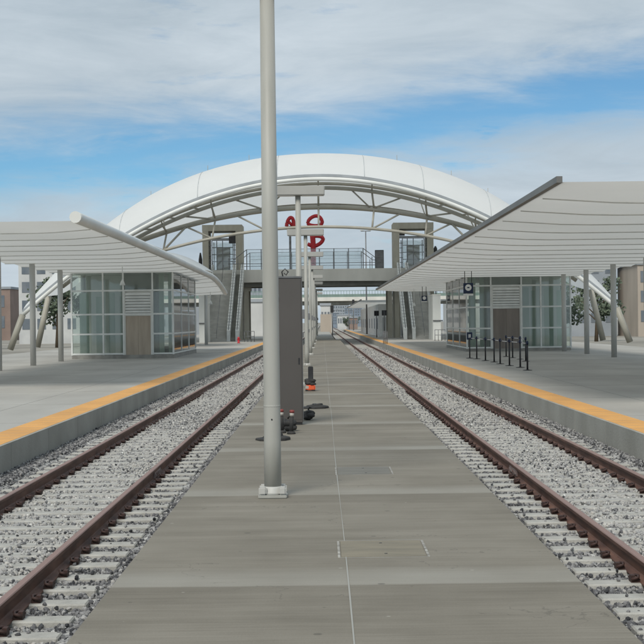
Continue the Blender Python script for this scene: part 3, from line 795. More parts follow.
# navy sign on a post and the queue barrier posts
p = gnd(469.8, 358.3); e = empty('post_sign', (p.x, p.y, 0)); tag(e, 'navy shield sign on a black post at the head of the queue line', 'sign')
MB().lathe([(.19, 0), (.19, .018), (.05, .035), (.035, .05)], n=20).build('base', M['dark_metal'], e)
MB().tube([(0, 0, .03), (0, 0, 1.0)], .032, 10).build('post', M['dark_metal'], e)
b = MB(); b.box(-.14, .14, -.02, .02, .93, 1.30).bevel(.015, 1); b.build('panel', M['navy'], e)
b = MB(); b.box(-.06, .06, -.026, -.021, 1.02, 1.2); b.build('emblem', M['city_white'], e)
posts_a = [(476.8, 359), (485.5, 360.8), (494.2, 362.2), (500.2, 364), (509.5, 365.9), (520.3, 367.6), (527.5, 370.4)]
posts_b = [(506.2, 356.7), (512.7, 358), (520.3, 359.3), (525.8, 361.3)]
def stanchion():
    e = empty('queue_post')
    MB().lathe([(.18, 0), (.18, .016), (.06, .03), (.04, .045)], n=20).build('base', M['dark_metal'], e)
    MB().tube([(0, 0, .03), (0, 0, .98)], .034, 10).build('post', M['dark_metal'], e)
    MB().lathe([(.045, .97), (.045, 1.08), (.03, 1.10)], n=12).build('belt_head', M['navy'], e)
    return e
st = stanchion(); first = True; pos = []
ords = ['first', 'second', 'third', 'fourth', 'fifth', 'sixth', 'seventh']
for row, pts in (('front', posts_a), ('back', posts_b)):
    loc = []
    for i, (px, py_) in enumerate(pts):
        q = gnd(px, py_); o = st if first else copy_tree(st); first = False
        o.location = (q.x, q.y, 0)
        ref = 'counted from the shield sign' if row == 'front' else 'counted from the left'
        tag(o, '%s black belt post of the %s row, %s' % (ords[i], row, ref), 'queue post', 'belt posts of the queue line'); loc.append(q)
    pos.append(loc)
def belt(a, c, label):
    d = (c - a); L = d.length; ang = math.atan2(d.y, d.x)
    e = MB(); n = 6; rows = []
    for zo in (1.00, 1.05):
        rows.append([(L * i / n, 0, zo - .03 * math.sin(math.pi * i / n)) for i in range(n + 1)])
    vs = rows
    b = MB()
    for i in range(n):
        b.hexa([(vs[0][i][0], -.002, vs[0][i][2]), (vs[0][i + 1][0], -.002, vs[0][i + 1][2]), (vs[0][i + 1][0], .002, vs[0][i + 1][2]), (vs[0][i][0], .002, vs[0][i][2]),
                (vs[1][i][0], -.002, vs[1][i][2]), (vs[1][i + 1][0], -.002, vs[1][i + 1][2]), (vs[1][i + 1][0], .002, vs[1][i + 1][2]), (vs[1][i][0], .002, vs[1][i][2])])
    o = b.build('queue_belt', M['navy']); o.location = (a.x, a.y, 0); o.rotation_euler.z = ang
    tag(o, label, 'belt', 'navy belts strung between queue posts')
    w = MB(); w.box(L * .25, L * .75, -.006, -.003, .985, 1.012); w.build('printed_stripe', M['sign_white'], o)
for r, loc in zip(('front', 'back'), pos):
    for i in range(len(loc) - 1):
        belt(loc[i], loc[i + 1], 'navy belt between the %s and %s posts of the %s row' % (ords[i], ords[i + 1], r))
belt(gnd(469.8, 358.3), pos[0][0], 'navy belt between the shield sign post and the front row')

# ------------------------------------------------------------------ footbridge, stairs, towers
BY0, BY1 = 152.0, 159.0; DECK = 7.8
br = empty('footbridge', (0, BY0, 0)); tag(br, 'pale concrete footbridge with tall screens crossing over the tracks', 'footbridge')
def bb(name, m, *boxes, parent=br, o=(0, BY0, 0)):
    b = MB()
    for x in boxes: b.box(x[0] - o[0], x[1] - o[0], x[2] - o[1], x[3] - o[1], x[4], x[5])
    return b.build(name, m, parent)
bb('deck', M['deck_concrete'], (-13.5, 13.5, BY0 + .2, BY1, 7.2, DECK))
b = MB(); n = 24
for i in range(n):       # fascia: gently haunched towards both ends
    xa, xb = -13.6 + 27.2 * i / n, -13.6 + 27.2 * (i + 1) / n
    za, zb = 6.52 - .006 * abs(xa) ** 1.2 * 1, 6.52 - .006 * abs(xb) ** 1.2 * 1
    b.hexa([(xa, 0, za), (xb, 0, zb), (xb, .195, zb), (xa, .195, za), (xa, 0, DECK + .08), (xb, 0, DECK + .08), (xb, .195, DECK + .08), (xa, .195, DECK + .08)])
b.build('fascia', M['deck_concrete'], br)
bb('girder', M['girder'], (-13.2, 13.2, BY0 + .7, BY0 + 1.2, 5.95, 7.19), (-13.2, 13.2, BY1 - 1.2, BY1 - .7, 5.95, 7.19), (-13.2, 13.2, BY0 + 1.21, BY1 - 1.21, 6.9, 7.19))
for x in (-9.25, -8.55, 7.75, 8.55):
    bb('column', M['concrete_tower'], (x - .26, x + .26, BY0 + 1.3, BY0 + 1.9, 0, 5.94))
    bb('column', M['concrete_tower'], (x - .26, x + .26, BY1 - 1.9, BY1 - 1.3, 0, 5.94))
bb('cap_beam', M['concrete_tower'], (-9.8, -8.0, BY0 + 1.25, BY0 + 1.95, 5.5, 5.93)); bb('cap_beam', M['concrete_tower'], (7.2, 9.1, BY0 + 1.25, BY0 + 1.95, 5.5, 5.93))
for yy in (BY0 + .1, BY1 - .1):
    x = -8.4
    xs_ = []
    while x < 6.0: xs_.append(x); x += 1.64
    for x in xs_: bb('post', M['grey_metal'], (x - .05, x + .05, yy - .05, yy + .05, DECK + .08, DECK + 2.35))
    r = MB()
    for z, t in ((2.33, .05), (1.55, .022), (.72, .06)):
        r.box(-8.4, xs_[-1], yy - .03 - BY0, yy + .03 - BY0, DECK + z, DECK + z + t)
    for s, xa in ((-1, -8.4), (1, xs_[-1])):    # raked ends down to the lower rail by the towers
        r.tube([(xa, yy - BY0, DECK + 2.35), (xa + s * 1.3, yy - BY0, DECK + 1.35), (xa + s * 2.1, yy - BY0, DECK + 1.3)], .04, 8)
        r.tube([(xa, yy - BY0, DECK + .75), (xa + s * 2.1, yy - BY0, DECK + .75)], .035, 8)
        for k in (1, 2): r.box(xa + s * k - .04, xa + s * k + .04, yy - .04 - BY0, yy + .04 - BY0, DECK + .08, DECK + 1.4)
    r.build('rail', M['grey_metal'], br)
    for xa, xb in zip(xs_, xs_[1:]): bb('screen', M['glass_clear'], (xa + .06, xb - .06, yy - .008, yy + .008, DECK + .12, DECK + 2.32))
e = empty('cabinet', (at(379.5, 270, 153.5).x, 153.5, DECK)); tag(e, 'dark upright cabinet on the footbridge beside the right tower', 'cabinet')
MB().box(-.5, .5, -.2, .2, .05, 2.2).bevel(.02).build('case', M['dark_metal'], e); MB().box(-.46, .46, -.18, .18, 0, .05).build('foot', M['grey_metal'], e)
b = MB(); b.box(-.44, .44, -.215, -.203, .15, 2.1); b.build('door', M['grey_metal'], e)

def tower(x0, x1, label, inner):
    y0, y1 = 153.6, 157.4; H = 13.1
    e = empty('lift_tower', ((x0 + x1) / 2, y0, 0)); tag(e, label, 'lift tower', 'concrete lift towers of the footbridge'); ox = e.location.x
    def q(name, m, *bx, parent=e):
        b = MB()
        for k in bx: b.box(k[0] - ox, k[1] - ox, k[2] - y0, k[3] - y0, k[4], k[5])
        return b.build(name, m, parent)
    q('pillar', M['concrete_tower'], (x0, x0 + .68, y0, y1, 0, H - .7)); q('pillar', M['concrete_tower'], (x1 - .72, x1, y0, y1, 0, H - .7))
    q('lintel', M['concrete_tower'], (x0 - .02, x1 + .02, y0 - .02, y1 + .02, H - .699, H))
    g0, g1 = x0 + 1.0, x1 - 1.0
    sh = q('glass_shaft', M['glass_clear'], (g0 + .09, g1 - .09, y0 + .55, y0 + .57, .2, 11.2), (g0 + .09, g1 - .09, y1 - .57, y1 - .55, .2, 11.2))
    fr = [(g, g + .09, y0 + .5, y0 + .62, 0, 11.3) for g in (g0, g0 + .55, (g0 + g1) / 2 - .04, g1 - .09)] + [(g, g + .09, y1 - .62, y1 - .5, 0, 11.3) for g in (g0, g1 - .09)]
    q('frame', M['grey_metal'], *fr)
    tr = []
    for z in (7.9, 8.9, 9.7, 10.5, 11.31): tr += [(g0, g1, y0 + .63, y0 + .69, z, z + .09)]
    q('transom', M['grey_metal'], *tr); q('transom', M['grey_metal'], (x0 + .69, x1 - .73, y0 + .6, y0 + .75, 11.42, 11.6))
    q('lift_car', M['panel_white'], ((g0 + g1) / 2 - .65, (g0 + g1) / 2 + .75, y0 + 1.0, y0 + 2.4, 7.6, 10.6))
    q('bracket', M['dark_metal'], *([(x0 + .69, x0 + 1.3, y0 + .2, y0 + .8, 11.65, 12.2)] if inner > 0 else [(x1 - 1.5, x1 - .73, y0 + .2, y0 + .8, 11.0, 12.1)]))
    lat = [(x0 + .685, x0 + .98, y0 + .3, y0 + .36, z, z + .07) for z in np.arange(8.0, 12, .55)] + [(x1 - .98, x1 - .725, y0 + .3, y0 + .36, z, z + .07) for z in np.arange(8.0, 12, .55)]
    q('ladder_rail', M['grey_metal'], *lat)
    return e
tower(-13.5, -9.0, 'concrete lift tower at the left end of the footbridge', -1)
tower(8.25, 12.8, 'concrete lift tower at the right end of the footbridge', 1)
for px, py_, lab in ((200.6, 269, 'slim dark spire beside the left lift tower'), (435.5, 258, 'short dark spire beside the right lift tower')):
    p = at(px, py_, 158); e = empty('dark_spire', (p.x, p.y, 0)); tag(e, lab, 'post')
    MB().tube([(0, 0, 0), (0, 0, p.z)], .07, 8).build('pole', M['grey_metal'], e)
    MB().lathe([(.1, p.z), (.22, p.z + .2), (.22, p.z + 1.1), (.08, p.z + (1.9 if px < 300 else 1.4))], n=10).build('finial', M['dark_metal'], e)

def stairs(sign, xa, xb, label):
    """flight rising away from the viewer to the bridge deck; xa is the side next to the tracks"""
    y0, rise, n = 140.0, .162, 46; run = .248
    e = empty('stairs', (xa, y0, 0)); tag(e, label, 'stairs', 'stairs up to the footbridge')
    b = MB(); w = abs(xb - xa) * sign
    for i in range(n):
        hh = rise * (i + 1) - 0
        b.box(*sorted((0, w)), i * run, (i + 1) * run + (.02 if i < n - 1 else 0), max(0, hh - .6), hh)
    b.build('flight', M['stair_tread'], e)
    nz = MB()
    for i in range(n): nz.box(*sorted((sign * .05, w - sign * .05)), i * run - .012, i * run - .002, rise * (i + 1) - .03, rise * (i + 1) - .002)
    nz.build('nosing', M['concrete_pale'], e)
    L = n * run; top = n * rise
    for x, t in ((-.36, .35), (-1.25, .35), (abs(xb - xa) + .01, .2)):
        s0, s1 = sorted((sign * x, sign * (x + t))); bl = MB()
        for i in range(n // 2):      # stepped white side panels
            ya, yb = i * 2 * run, (i + 1) * 2 * run - .04; za = i * 2 * rise; zb = (i + 1) * 2 * rise
            bl.hexa([(s0, ya, max(0, za - .35)), (s1, ya, max(0, za - .35)), (s1, yb, max(0, zb - .35)), (s0, yb, max(0, zb - .35)), (s0, ya, za + 1.1), (s1, ya, za + 1.1), (s1, yb, zb + 1.02), (s0, yb, zb + 1.02)])
        bl.build('balustrade', M['frame_white'], e)
        MB().tube([((s0 + s1) / 2, 0, 1.22), ((s0 + s1) / 2, L, top + 1.22)], .035, 8).build('handrail', M['grey_metal'], e)
    MB().tube([(w * .5, .4, 0), (w * .5, .4, 1.0), (w * .5, L, top + .95)], .03, 8).build('handrail', M['grey_metal'], e)
    s0, s1 = sorted((sign * -.88, sign * -.38))
    MB().hexa([(s0, .3, 0), (s1, .3, 0), (s1, L, top - .5), (s0, L, top - .5), (s0, .3, .2), (s1, .3, .2), (s1, L, top - .1), (s0, L, top - .1)]).build('dark_channel', M['girder'], e)  # dark slab along the channel between the two inner balustrades
    return e
stairs(-1, -9.9, -12.05, 'concrete stairs rising to the footbridge behind the left canopy end')
stairs(1, 9.72, 11.5, 'concrete stairs rising to the footbridge behind the right hanging sign')
def side_wall(p0, p1, h, y0, y1, label):
    e = empty('stair_wall', (p0, y0, 0)); tag(e, label, 'wall')
    x0, x1 = sorted((0, p1 - p0)); MB().box(x0, x1, 0, y1 - y0, 0, h).build('panel', M['panel_white'], e)
    b = MB(); b.box(x0 - .03, x1 + .03, -.03, y1 - y0 + .03, h, h + .12); b.build('coping', M['deck_concrete'], e)
    r = MB(); r.tube([(x0, -.08, 1.9), (x1 + .2, -.08, 1.9)], .06, 8); r.build('bracket', M['grey_metal'], e)
side_wall(at(199.3, 342, 134).x, at(205.6, 342, 134).x, 4.6, 134, 139.5, 'white wall panel standing left of the left stairs')
side_wall(at(433.2, 338, 134).x, at(441, 338, 134).x, 4.4, 134, 139.5, 'white wall panel standing right of the right stairs')

# ------------------------------------------------------------------ train hall roof
hall = empty('train_hall_roof', (0, 125, 0)); tag(hall, 'great white fabric arch on steel trusses spanning the whole station', 'train hall roof')
XC = -.02 * 10
def arc(y, base, k, q4=0):
    s = F / y
    return lambda X: EYE + (322 - (base + k * (X * s) ** 2 + q4 * (X * s) ** 4)) / s
rim = arc(125, 178.8, .0015); cre = arc(137, 156.0, .00120, .9e-8)
rear = arc(172, 203.5, .00104)
XM = 27.5
def shell(X, t):
    """t: 0 rim, 1 crest, 2 rear lip"""
    r0, r1, r2 = rim(X) + .32, cre(X), rear(X)
    if t <= 1:
        a = math.sin(t * math.pi / 2); return 125 + 12 * (1 - math.cos(t * math.pi / 2)) * .75 + 12 * .25 * t, r0 + (r1 - r0) * a
    a = t - 1; return 137 + 35 * a, r1 + (r2 - r1) * (a ** 1.7)
rows = []
for t in list(np.linspace(0, 1, 9)) + list(np.linspace(1.125, 2, 9)):
    r = []
    for X in np.linspace(-XM, XM, 81):
        y, z = shell(X, t); r.append((X + XC, y - 125, z))
    rows.append(r)
MB().grid(rows).build('fabric', M['fabric'], hall)
xr = np.linspace(-XM, XM, 70)
def chord(fun, y, r, m, name, x0=-XM, x1=XM, n=70, dz=0):
    MB().tube([(X + XC, y - 125, fun(X) + dz) for X in np.linspace(x0, x1, n)], r, 10).build(name, m, hall)
chord(rim, 125, .20, M['rim_white'], 'rim_pipe')
b = MB()
gx = np.linspace(-XM, XM, 70)
for xa, xb in zip(gx, gx[1:]):
    za, zb = rim(xa) + .18, rim(xb) + .18
    b.hexa([(xa + XC, -.12, za), (xb + XC, -.12, zb), (xb + XC, .25, zb), (xa + XC, .25, za), (xa + XC, -.10, za + .26), (xb + XC, -.10, zb + .26), (xb + XC, .25, zb + .30), (xa + XC, .25, za + .30)])
b.build('gutter', M['gutter'], hall)
fa = arc(126, 187.8, .00145); fb = arc(127.5, 206.8, .00098); fc = arc(126.6, 226.8, .0009)
fa2 = arc(130, 183.5, .00140)
xab = 195 / (F / 127)
chord(fa, 126, .19, M['steel_truss'], 'truss_chord', -24, 24)
chord(fa2, 130, .16, M['steel_truss'], 'truss_chord', -24, 24)
chord(fb, 127.5, .21, M['steel_truss'], 'truss_chord', -xab, xab)
chord(fb, 128.6, .15, M['steel_truss'], 'truss_chord', -xab, xab, dz=-.02)
chord(fc, 126.6, .145, M['steel_truss'], 'tie_chord', -14.6, 14.6)
nodes = [-14.6, -10.0, -5.0, 0, 5.0, 10.0, 14.6]
def bar(p, q, r, name): MB().tube([(p[0] + XC, p[1] - 125, p[2]), (q[0] + XC, q[1] - 125, q[2])], r, 8).build(name, M['steel_truss'], hall)
for X in nodes:
    bar((X, 126, fa(X)), (X + (.25 if X else 0), 127.5, fb(X)), .095, 'strut'); bar((X + (.25 if X else 0), 127.5, fb(X)), (X, 126.6, fc(X)), .095, 'strut')
    if abs(X) > 8: bar((X - .35, 130, fa2(X - .35)), (X + .1, 127.5, fb(X)), .06, 'strut')
    bar((X, 125, rim(X)), (X, 126, fa(X)), .07, 'strut')
for s in (-1, 1):
    for xi, xo in ((0, 5.0), (5.0, 10.0), (10.0, 14.6)):
        f = .58 if xi else .5
        xm = xi + (xo - xi) * f
        if xi: bar((s * xm, 126, fa(s * xm)), (s * xi, 127.5, fb(s * xi)), .085, 'diagonal'); bar((s * xm, 127.5, fb(s * xm)), (s * xi, 126.6, fc(s * xi)), .085, 'diagonal')
    bar((s * 14.6, 126.6, fc(s * 14.6)), (s * 12.4, 127.5, fb(s * 12.4)), .10, 'diagonal')
    bar((s * 14.6, 126.6, fc(s * 14.6)), (s * 17.0, 127.5, fb(s * 17.0)), .10, 'diagonal')
    bar((s * 3.0, 126, fa(s * 3.0)), (s * 5.0, 127.5, fb(s * 5.0)), .08, 'diagonal')
    for X in np.arange(11, 24, 2.2):
        bar((s * X, 125, rim(X)), (s * (X + 1.0), 130, fa2(X + 1.0)), .075, 'purlin'); bar((s * X, 126, fa(X)), (s * (X + 1.2), 125, rim(X + 1.2)), .075, 'purlin')
    for yy, fun in ((125, rim), (137, cre), (172, rear)):
        bar((s * XM, yy, fun(XM)), (s * (XM + 1.2), yy, -.3), .3, 'leg')
chord(rear, 172, .16, M['steel_truss'], 'rear_rim')
for X in (-18.5, -11.2, -3.8, 4.3, 9.8, 16.0):
    b = MB(); b.tube([(X * (1 + .02 * t) + XC, shell(X * (1 + .02 * t), t)[0] - 125, shell(X * (1 + .02 * t), t)[1] + .01) for t in np.linspace(.02, 1.3, 14)], .028, 6); b.build('seam', M['roof_grey'], hall)
for X in (-17, -11.2, -7, 8.0, 13.5, 17.2, 20.5):
    y, z = shell(X, 1.0); bar((X, y, z - .1), (X, y, z + .8), .025, 'lightning_rod')

# lower grey roof tucked behind the left canopy
lr = empty('side_roof', (-14.5, 112, 0)); tag(lr, 'low grey curved roof showing above the left canopy edge', 'roof')
rows = []
for t in np.linspace(0, 1, 7):
    rows.append([(x + 14.5, -4 + 12 * t, 6.2 + (2.15 - .03 * (x + 15.2) ** 2 - (.05 if x > -14 else 0) * (x + 14) ** 2) * math.sin(t * math.pi / 2)) for x in np.linspace(-21, -9.6, 22)])
b = MB(); b.grid(rows); b.build('roof_sheet', M['roof_grey'], lr)
b = MB(); b.box(-5, 4.6, -3.6, 7.5, 5.3, 6.1); b.build('wall', M['panel_white'], lr)
for x in (-4.5, 4.2):
    MB().tube([(x, -3, 0), (x, -3, 5.6)], .15, 10).build('column', M['white_paint'], lr); MB().tube([(x, 8, 0), (x, 8, 5.6)], .15, 10).build('column', M['white_paint'], lr)

# ------------------------------------------------------------------ red letters behind the bridge
RY = 168.0
rs = empty('red_letter_sign', (at(314, 270, RY).x, RY, 0)); tag(rs, 'tall red letters stacked on a red stem beyond the footbridge', 'letter sign'); ox = rs.location.x
def spline(pts, closed, k=5):
    n = len(pts); out = []
    for i in range(n if closed else n - 1):
        g = lambda j: Vector(pts[j % n]) if closed else Vector(pts[max(0, min(n - 1, j))])
        a, b_, c, d = g(i - 1), g(i), g(i + 1), g(i + 2)
        for t in np.linspace(0, 1, k, endpoint=False):
            out.append(.5 * ((2 * b_) + (c - a) * t + (2 * a - 5 * b_ + 4 * c - d) * t * t + (3 * b_ - a - 3 * c + d) * t ** 3))
    if not closed: out.append(Vector(pts[-1]))
    return out
def path(pts, r, name, closed=False, depth=1.0):
    pts = spline(pts, closed)
    w = [at(px, py_, RY) for px, py_ in pts]
    MB().tube([(v.x - ox, 0, v.z) for v in w], r, 10, closed).build(name, M['red'], rs)
ring = [(308, 222), (309.6, 219.2), (312.5, 217), (315.5, 216), (318, 216.2), (320.5, 218), (322, 221), (321.8, 223.4), (320, 225.2), (316, 225.8), (311.5, 225.4), (308.6, 224.2)]
path(ring, .235, 'letter_o', True)
path([(312.3, 234), (313.2, 246), (313.4, 272)], .33, 'stem')
path([(313, 236.2), (317.5, 236), (321.3, 236.8), (323, 239.2), (321.6, 242), (318.5, 244.5), (313.5, 246.2), (307.6, 244.0)], .25, 'letter_p')
w = at(313.5, 271, RY)
MB().tube([(w.x - ox, 0, 0), (w.x - ox, 0, w.z)], .22, 10).build('mast', M['grey_metal'], rs)
RY2 = 172.0
RY = RY2; r2 = empty('red_letter_sign', (at(289, 270, RY2).x, RY2, 0)); tag(r2, 'smaller red looped letter left of the stacked red letters', 'letter sign'); ox = r2.location.x
w = [(286.6, 226.5), (287.3, 222), (289.5, 218.2), (291.6, 217.8), (293.2, 220), (294, 226.5)]
MB().tube([(at(a_, b_, RY2).x - ox, 0, at(a_, b_, RY2).z) for a_, b_ in spline(w, False)], .24, 10).build('letter', M['red'], r2)
w = [(287, 224), (289.5, 222.5), (292.5, 226)]
MB().tube([(at(a_, b_, RY2).x - ox, 0, at(a_, b_, RY2).z) for a_, b_ in w], .2, 8).build('crossbar', M['red'], r2)
w = at(290, 226, RY2); MB().tube([(w.x - ox, 0, 0), (w.x - ox, 0, w.z)], .15, 10).build('mast', M['grey_metal'], r2)

# ------------------------------------------------------------------ light mast and other things beyond the bridge
p = at(366.5, 300, 205); e = empty('light_mast', (p.x, 205, 0)); tag(e, 'thin street light mast with double head beyond the footbridge', 'light mast')
topz = at(366.5, 231, 205).z
MB().tube([(0, 0, 0), (0, 0, topz)], .13, 8, r_end=.08).build('pole', M['grey_metal'], e)
MB().tube([(-.75, 0, topz), (.75, 0, topz)], .06, 8).build('arm', M['grey_metal'], e)
for s in (-1, 1): MB().box(*sorted((s * .35, s * .85)), -.15, .15, topz + .03, topz + .15).build('lamp_head', M['city_white'], e)
for px, y, hpx, lab in ((332.3, 230, 306, 'dark signal mast right of the tan building'), (353.5, 290, 300, 'thin pale mast between the green bridge and the far canopy')):
    p = at(px, 322, y); z = at(px, hpx, y).z; e = empty('signal_mast', (p.x, y, 0)); tag(e, lab, 'signal mast')
    MB().tube([(0, 0, -.9), (0, 0, z)], .1, 8).build('pole', M['grey_metal'], e)
    MB().box(-.25, .25, -.15, .1, z - 1.1, z + .1).build('signal_head', M['dark_metal'], e)

# far shelter under the second canopy
def shelter(x0, x1, y0, y1, h, label, n):
    e = empty('shelter', (x0, y0, 0)); tag(e, label, 'shelter')
    MB().box(0, x1 - x0, 0, y1 - y0, 0, h).build('wall', M['sign_white'], e)
    b = MB()
    for i in range(n):
        y = 1 + i * (y1 - y0 - 1) / n; b.box(-.04, -.003, y, y + .18, .1, h - .1)
    b.build('upright', M['city_white'], e)
    for i in range(n // 2): MB().box(-.03, -.004, 2.4 + i * 2 * (y1 - y0 - 1) / n, 4.4 + i * 2 * (y1 - y0 - 1) / n, .9, 2.3).build('window', M['city_grey'], e)
    for k in range(3): MB().box(.5 + k * (x1 - x0) / 3.2, 1.9 + k * (x1 - x0) / 3.2, -.03, -.004, .1, 2.4).build('door', M['city_white'], e)
shelter(7.2, 13, 172, 250, 4.1, 'long white shelter wall under the far canopy', 16)
for px, py_, lab in ((376.8, 337.4, 'first dark stand post by the far shelter, counting from the left'), (384.5, 338, 'second dark stand post by the far shelter, counting from the left')):
    p = gnd(px, py_); e = empty('sign_post', (p.x, p.y, 0)); tag(e, lab, 'sign post')
    MB().tube([(0, 0, 0), (0, 0, 3.1)], .06, 8).build('post', M['grey_metal'], e); MB().box(-.28, .28, -.05, .05, 2.55, 3.15).build('panel', M['dark_metal'], e)
# handrails low by the stairs
def low_rail(px0, px1, py_, label):
    a, c = gnd(px0, py_), gnd(px1, py_); e = empty('guard_rail', a); tag(e, label, 'guard rail'); L = c.x - a.x
    for z in (.55, 1.05): MB().tube([(0, 0, z), (L, 0, z)], .03, 6).build('rail', M['grey_metal'], e)
    for k in range(4): MB().tube([(L * k / 3, 0, 0), (L * k / 3, 0, 1.07)], .03, 6).build('post', M['grey_metal'], e)
low_rail(435, 446, 341, 'grey guard rail by the white wall right of the right stairs')
low_rail(383.5, 387.5, 344, 'short grey guard rail on the right platform near the bridge columns')
low_rail(244.5, 254, 342, 'low grey guard rail on the left platform under the footbridge')
p = gnd(238.6, 343.2); e = empty('fire_hydrant', (p.x, p.y, 0)); tag(e, 'small red hydrant at the foot of the left bridge columns', 'hydrant')
MB().lathe([(.15, 0), (.15, .05), (.10, .06), (.10, .42), (.13, .45), (.11, .52), (.04, .6)], n=14).build('barrel', M['red'], e)
b = MB(); b.tube([(-.17, 0, .32), (.17, 0, .32)], .05, 10); b.build('outlet', M['red'], e)

# green road bridge far behind
gb = empty('road_bridge', (0, 300, 0)); tag(gb, 'distant green railed road bridge crossing above the tracks', 'road bridge')
GY = 300; zt = at(345, 299.5, GY).z
b = MB(); b.box(-60, 60, 0, 12, zt - .3, zt + .55); b.build('deck', M['deck_concrete'], gb)
b = MB(); b.box(-60, 60, .8, 1.4, zt - 1.1, zt - .301); b.box(-60, 60, 9, 9.6, zt - 1.1, zt - .301); b.build('girder', M['girder'], gb)
rl = MB()
for k in range(190):
    x = -60 + k * .63; rl.box(x, x + .09, .05, .125, zt + .55, zt + 1.9)
rl.box(-60, 60, .08, .22, zt + 1.9, zt + 2.02); rl.box(-60, 60, .12, .18, zt + 1.0, zt + 1.1); rl.box(-60, 60, .13, .17, zt + .56, zt + 1.2)
rl.build('railing', M['green_steel'], gb)
for x in (-38, -14.5, 1.9, 26, 48): MB().box(x - .5, x + .5, 3, 9, -1, zt - 1.1).build('pier', M['deck_concrete'], gb)

# buildings ---------------------------------------------------------
def building(x0, x1, y, h, m, label, rows=3, cols=6, depth=14, roof=True, z0=-.9):
    e = empty('building', ((x0 + x1) / 2, y, 0)); ox = e.location.x; tag(e, label, 'building', 'buildings beyond the station')
    MB().box(x0 - ox, x1 - ox, 0, depth, z0, h).build('wall', m, e)
    if roof: MB().box(x0 - ox - .2, x1 - ox + .2, -.2, depth + .2, h, h + .45).build('roof', M['city_grey'], e)
    W = (x1 - x0) / cols; H = (h - 1) / max(rows, 1)
    for i in range(cols):
        for j in range(rows):
            MB().box(x0 - ox + W * (i + .22), x0 - ox + W * (i + .78), -.06, -.004, .9 + H * (j + .15), .9 + H * (j + .72)).build('window', M['window_dark'], e)
    return e
def bpx(pxa, pxb, ytop, y, m, label, rows, cols, depth=14, roof=True):
    a = at(pxa, ytop, y); c = at(pxb, ytop, y); return building(a.x, c.x, y, (a.z + c.z) / 2, m, label, rows, cols, depth, roof)
bpx(320.3, 331.2, 314.2, 238, M['tan'], 'tan windowless building end beside the far tracks', 0, 1, 40, False)
bpx(320.6, 330, 305.5, 262, M['city_white'], 'white upper storey showing above the tan building', 1, 3, 10)
bpx(243, 264.5, 302, 196, M['city_white'], 'white low building beyond the left platform under the footbridge', 0, 3, 10)
bpx(240, 270, 285, 420, M['city_grey'], 'grey block of many windows seen under the left end of the footbridge', 5, 7, 16)
bpx(333, 339, 313, 520, M['city_blue'], 'blue grey block between the tan building and the far white sheds', 4, 4)
bpx(337.5, 351, 315.5, 470, M['city_white'], 'pale long shed left of the far canopy tip', 1, 6, 20)
bpx(345, 362, 308, 760, M['city_blue'], 'hazy blue grey office block above the far shed', 6, 7)
bpx(352, 372, 301, 900, M['city_grey'], 'tall hazy grey office block behind the far canopy', 9, 6)
bpx(333, 349, 305, 980, M['city_grey'], 'broad hazy grey block right of the signal mast', 5, 7)
bpx(349, 357.5, 318, 420, M['city_brick'], 'low brick building at the tip of the far canopy', 1, 4)
building(-120, -60, 260, 9, M['city_brick'], 'long brick warehouse far left behind the left canopy', 2, 12)
building(-60, -30, 330, 13, M['city_grey'], 'grey four storey block behind the left lift tower', 4, 8)
building(30, 62, 320, 12, M['city_white'], 'white four storey block behind the right canopy', 4, 9)
building(64, 130, 270, 10, M['city_brick'], 'brick warehouse far right behind the right pavilion', 3, 14)
building(-29, -17, 400, 9, M['city_white'], 'white three storey block behind the left stairs', 3, 5)

bpx(322, 331, 318, 420, M['city_grey'], 'low grey shed behind the tan building', 1, 5)
bpx(333.5, 341, 320.5, 1000, M['city_brick'], 'low brick shed at the vanishing point of the tracks', 1, 4)
bpx(340, 347, 319.5, 900, M['city_white'], 'small white shed at the vanishing point of the tracks', 1, 4)
def boxcar(px, y, L, m, label):
    x = at(px, 322, y).x; e = empty('freight_car', (x, y, -.3)); tag(e, label, 'freight car', 'freight cars beyond the far platform')
    MB().box(-1.5, 1.5, 0, L, 1.0, 4.1).bevel(.08).build('body', m, e)
    b = MB()
    for k in range(9): b.box(-1.44 + k * .34, -1.40 + k * .34, -.03, -.002, 1.05, 4.0)
    b.build('end_rib', m, e)
    for yy in (1.6, L - 1.6):
        b = MB(); b.box(-1.0, 1.0, yy - .9, yy + .9, 0, .98); b.build('wheel', M['dark_metal'], e)
boxcar(335.2, 820, 15, M['loco_blue'], 'dark blue freight car near the vanishing point, left of its neighbours')
boxcar(338.3, 860, 15, M['city_brick'], 'rust coloured freight car near the vanishing point')
boxcar(341.6, 790, 15, M['city_grey'], 'grey freight car near the vanishing point, rightmost of three')
for k, (px, y) in enumerate(((328.5, 380), (337.2, 520), (349, 400))):
    x = at(px, 322, y).x; z = at(px, 309, y).z; e = empty('wire_mast', (x, y, 0)); tag(e, ('thin mast with cross arm behind the tan building', 'thin mast with cross arm over the far freight cars', 'thin mast with cross arm beside the far canopy tip')[k], 'mast', 'masts along the far tracks')
    MB().tube([(0, 0, -.9), (0, 0, z)], .14, 6).build('pole', M['grey_metal'], e); MB().tube([(-1.6, 0, z - .5), (1.6, 0, z - .5)], .08, 6).build('arm', M['grey_metal'], e)

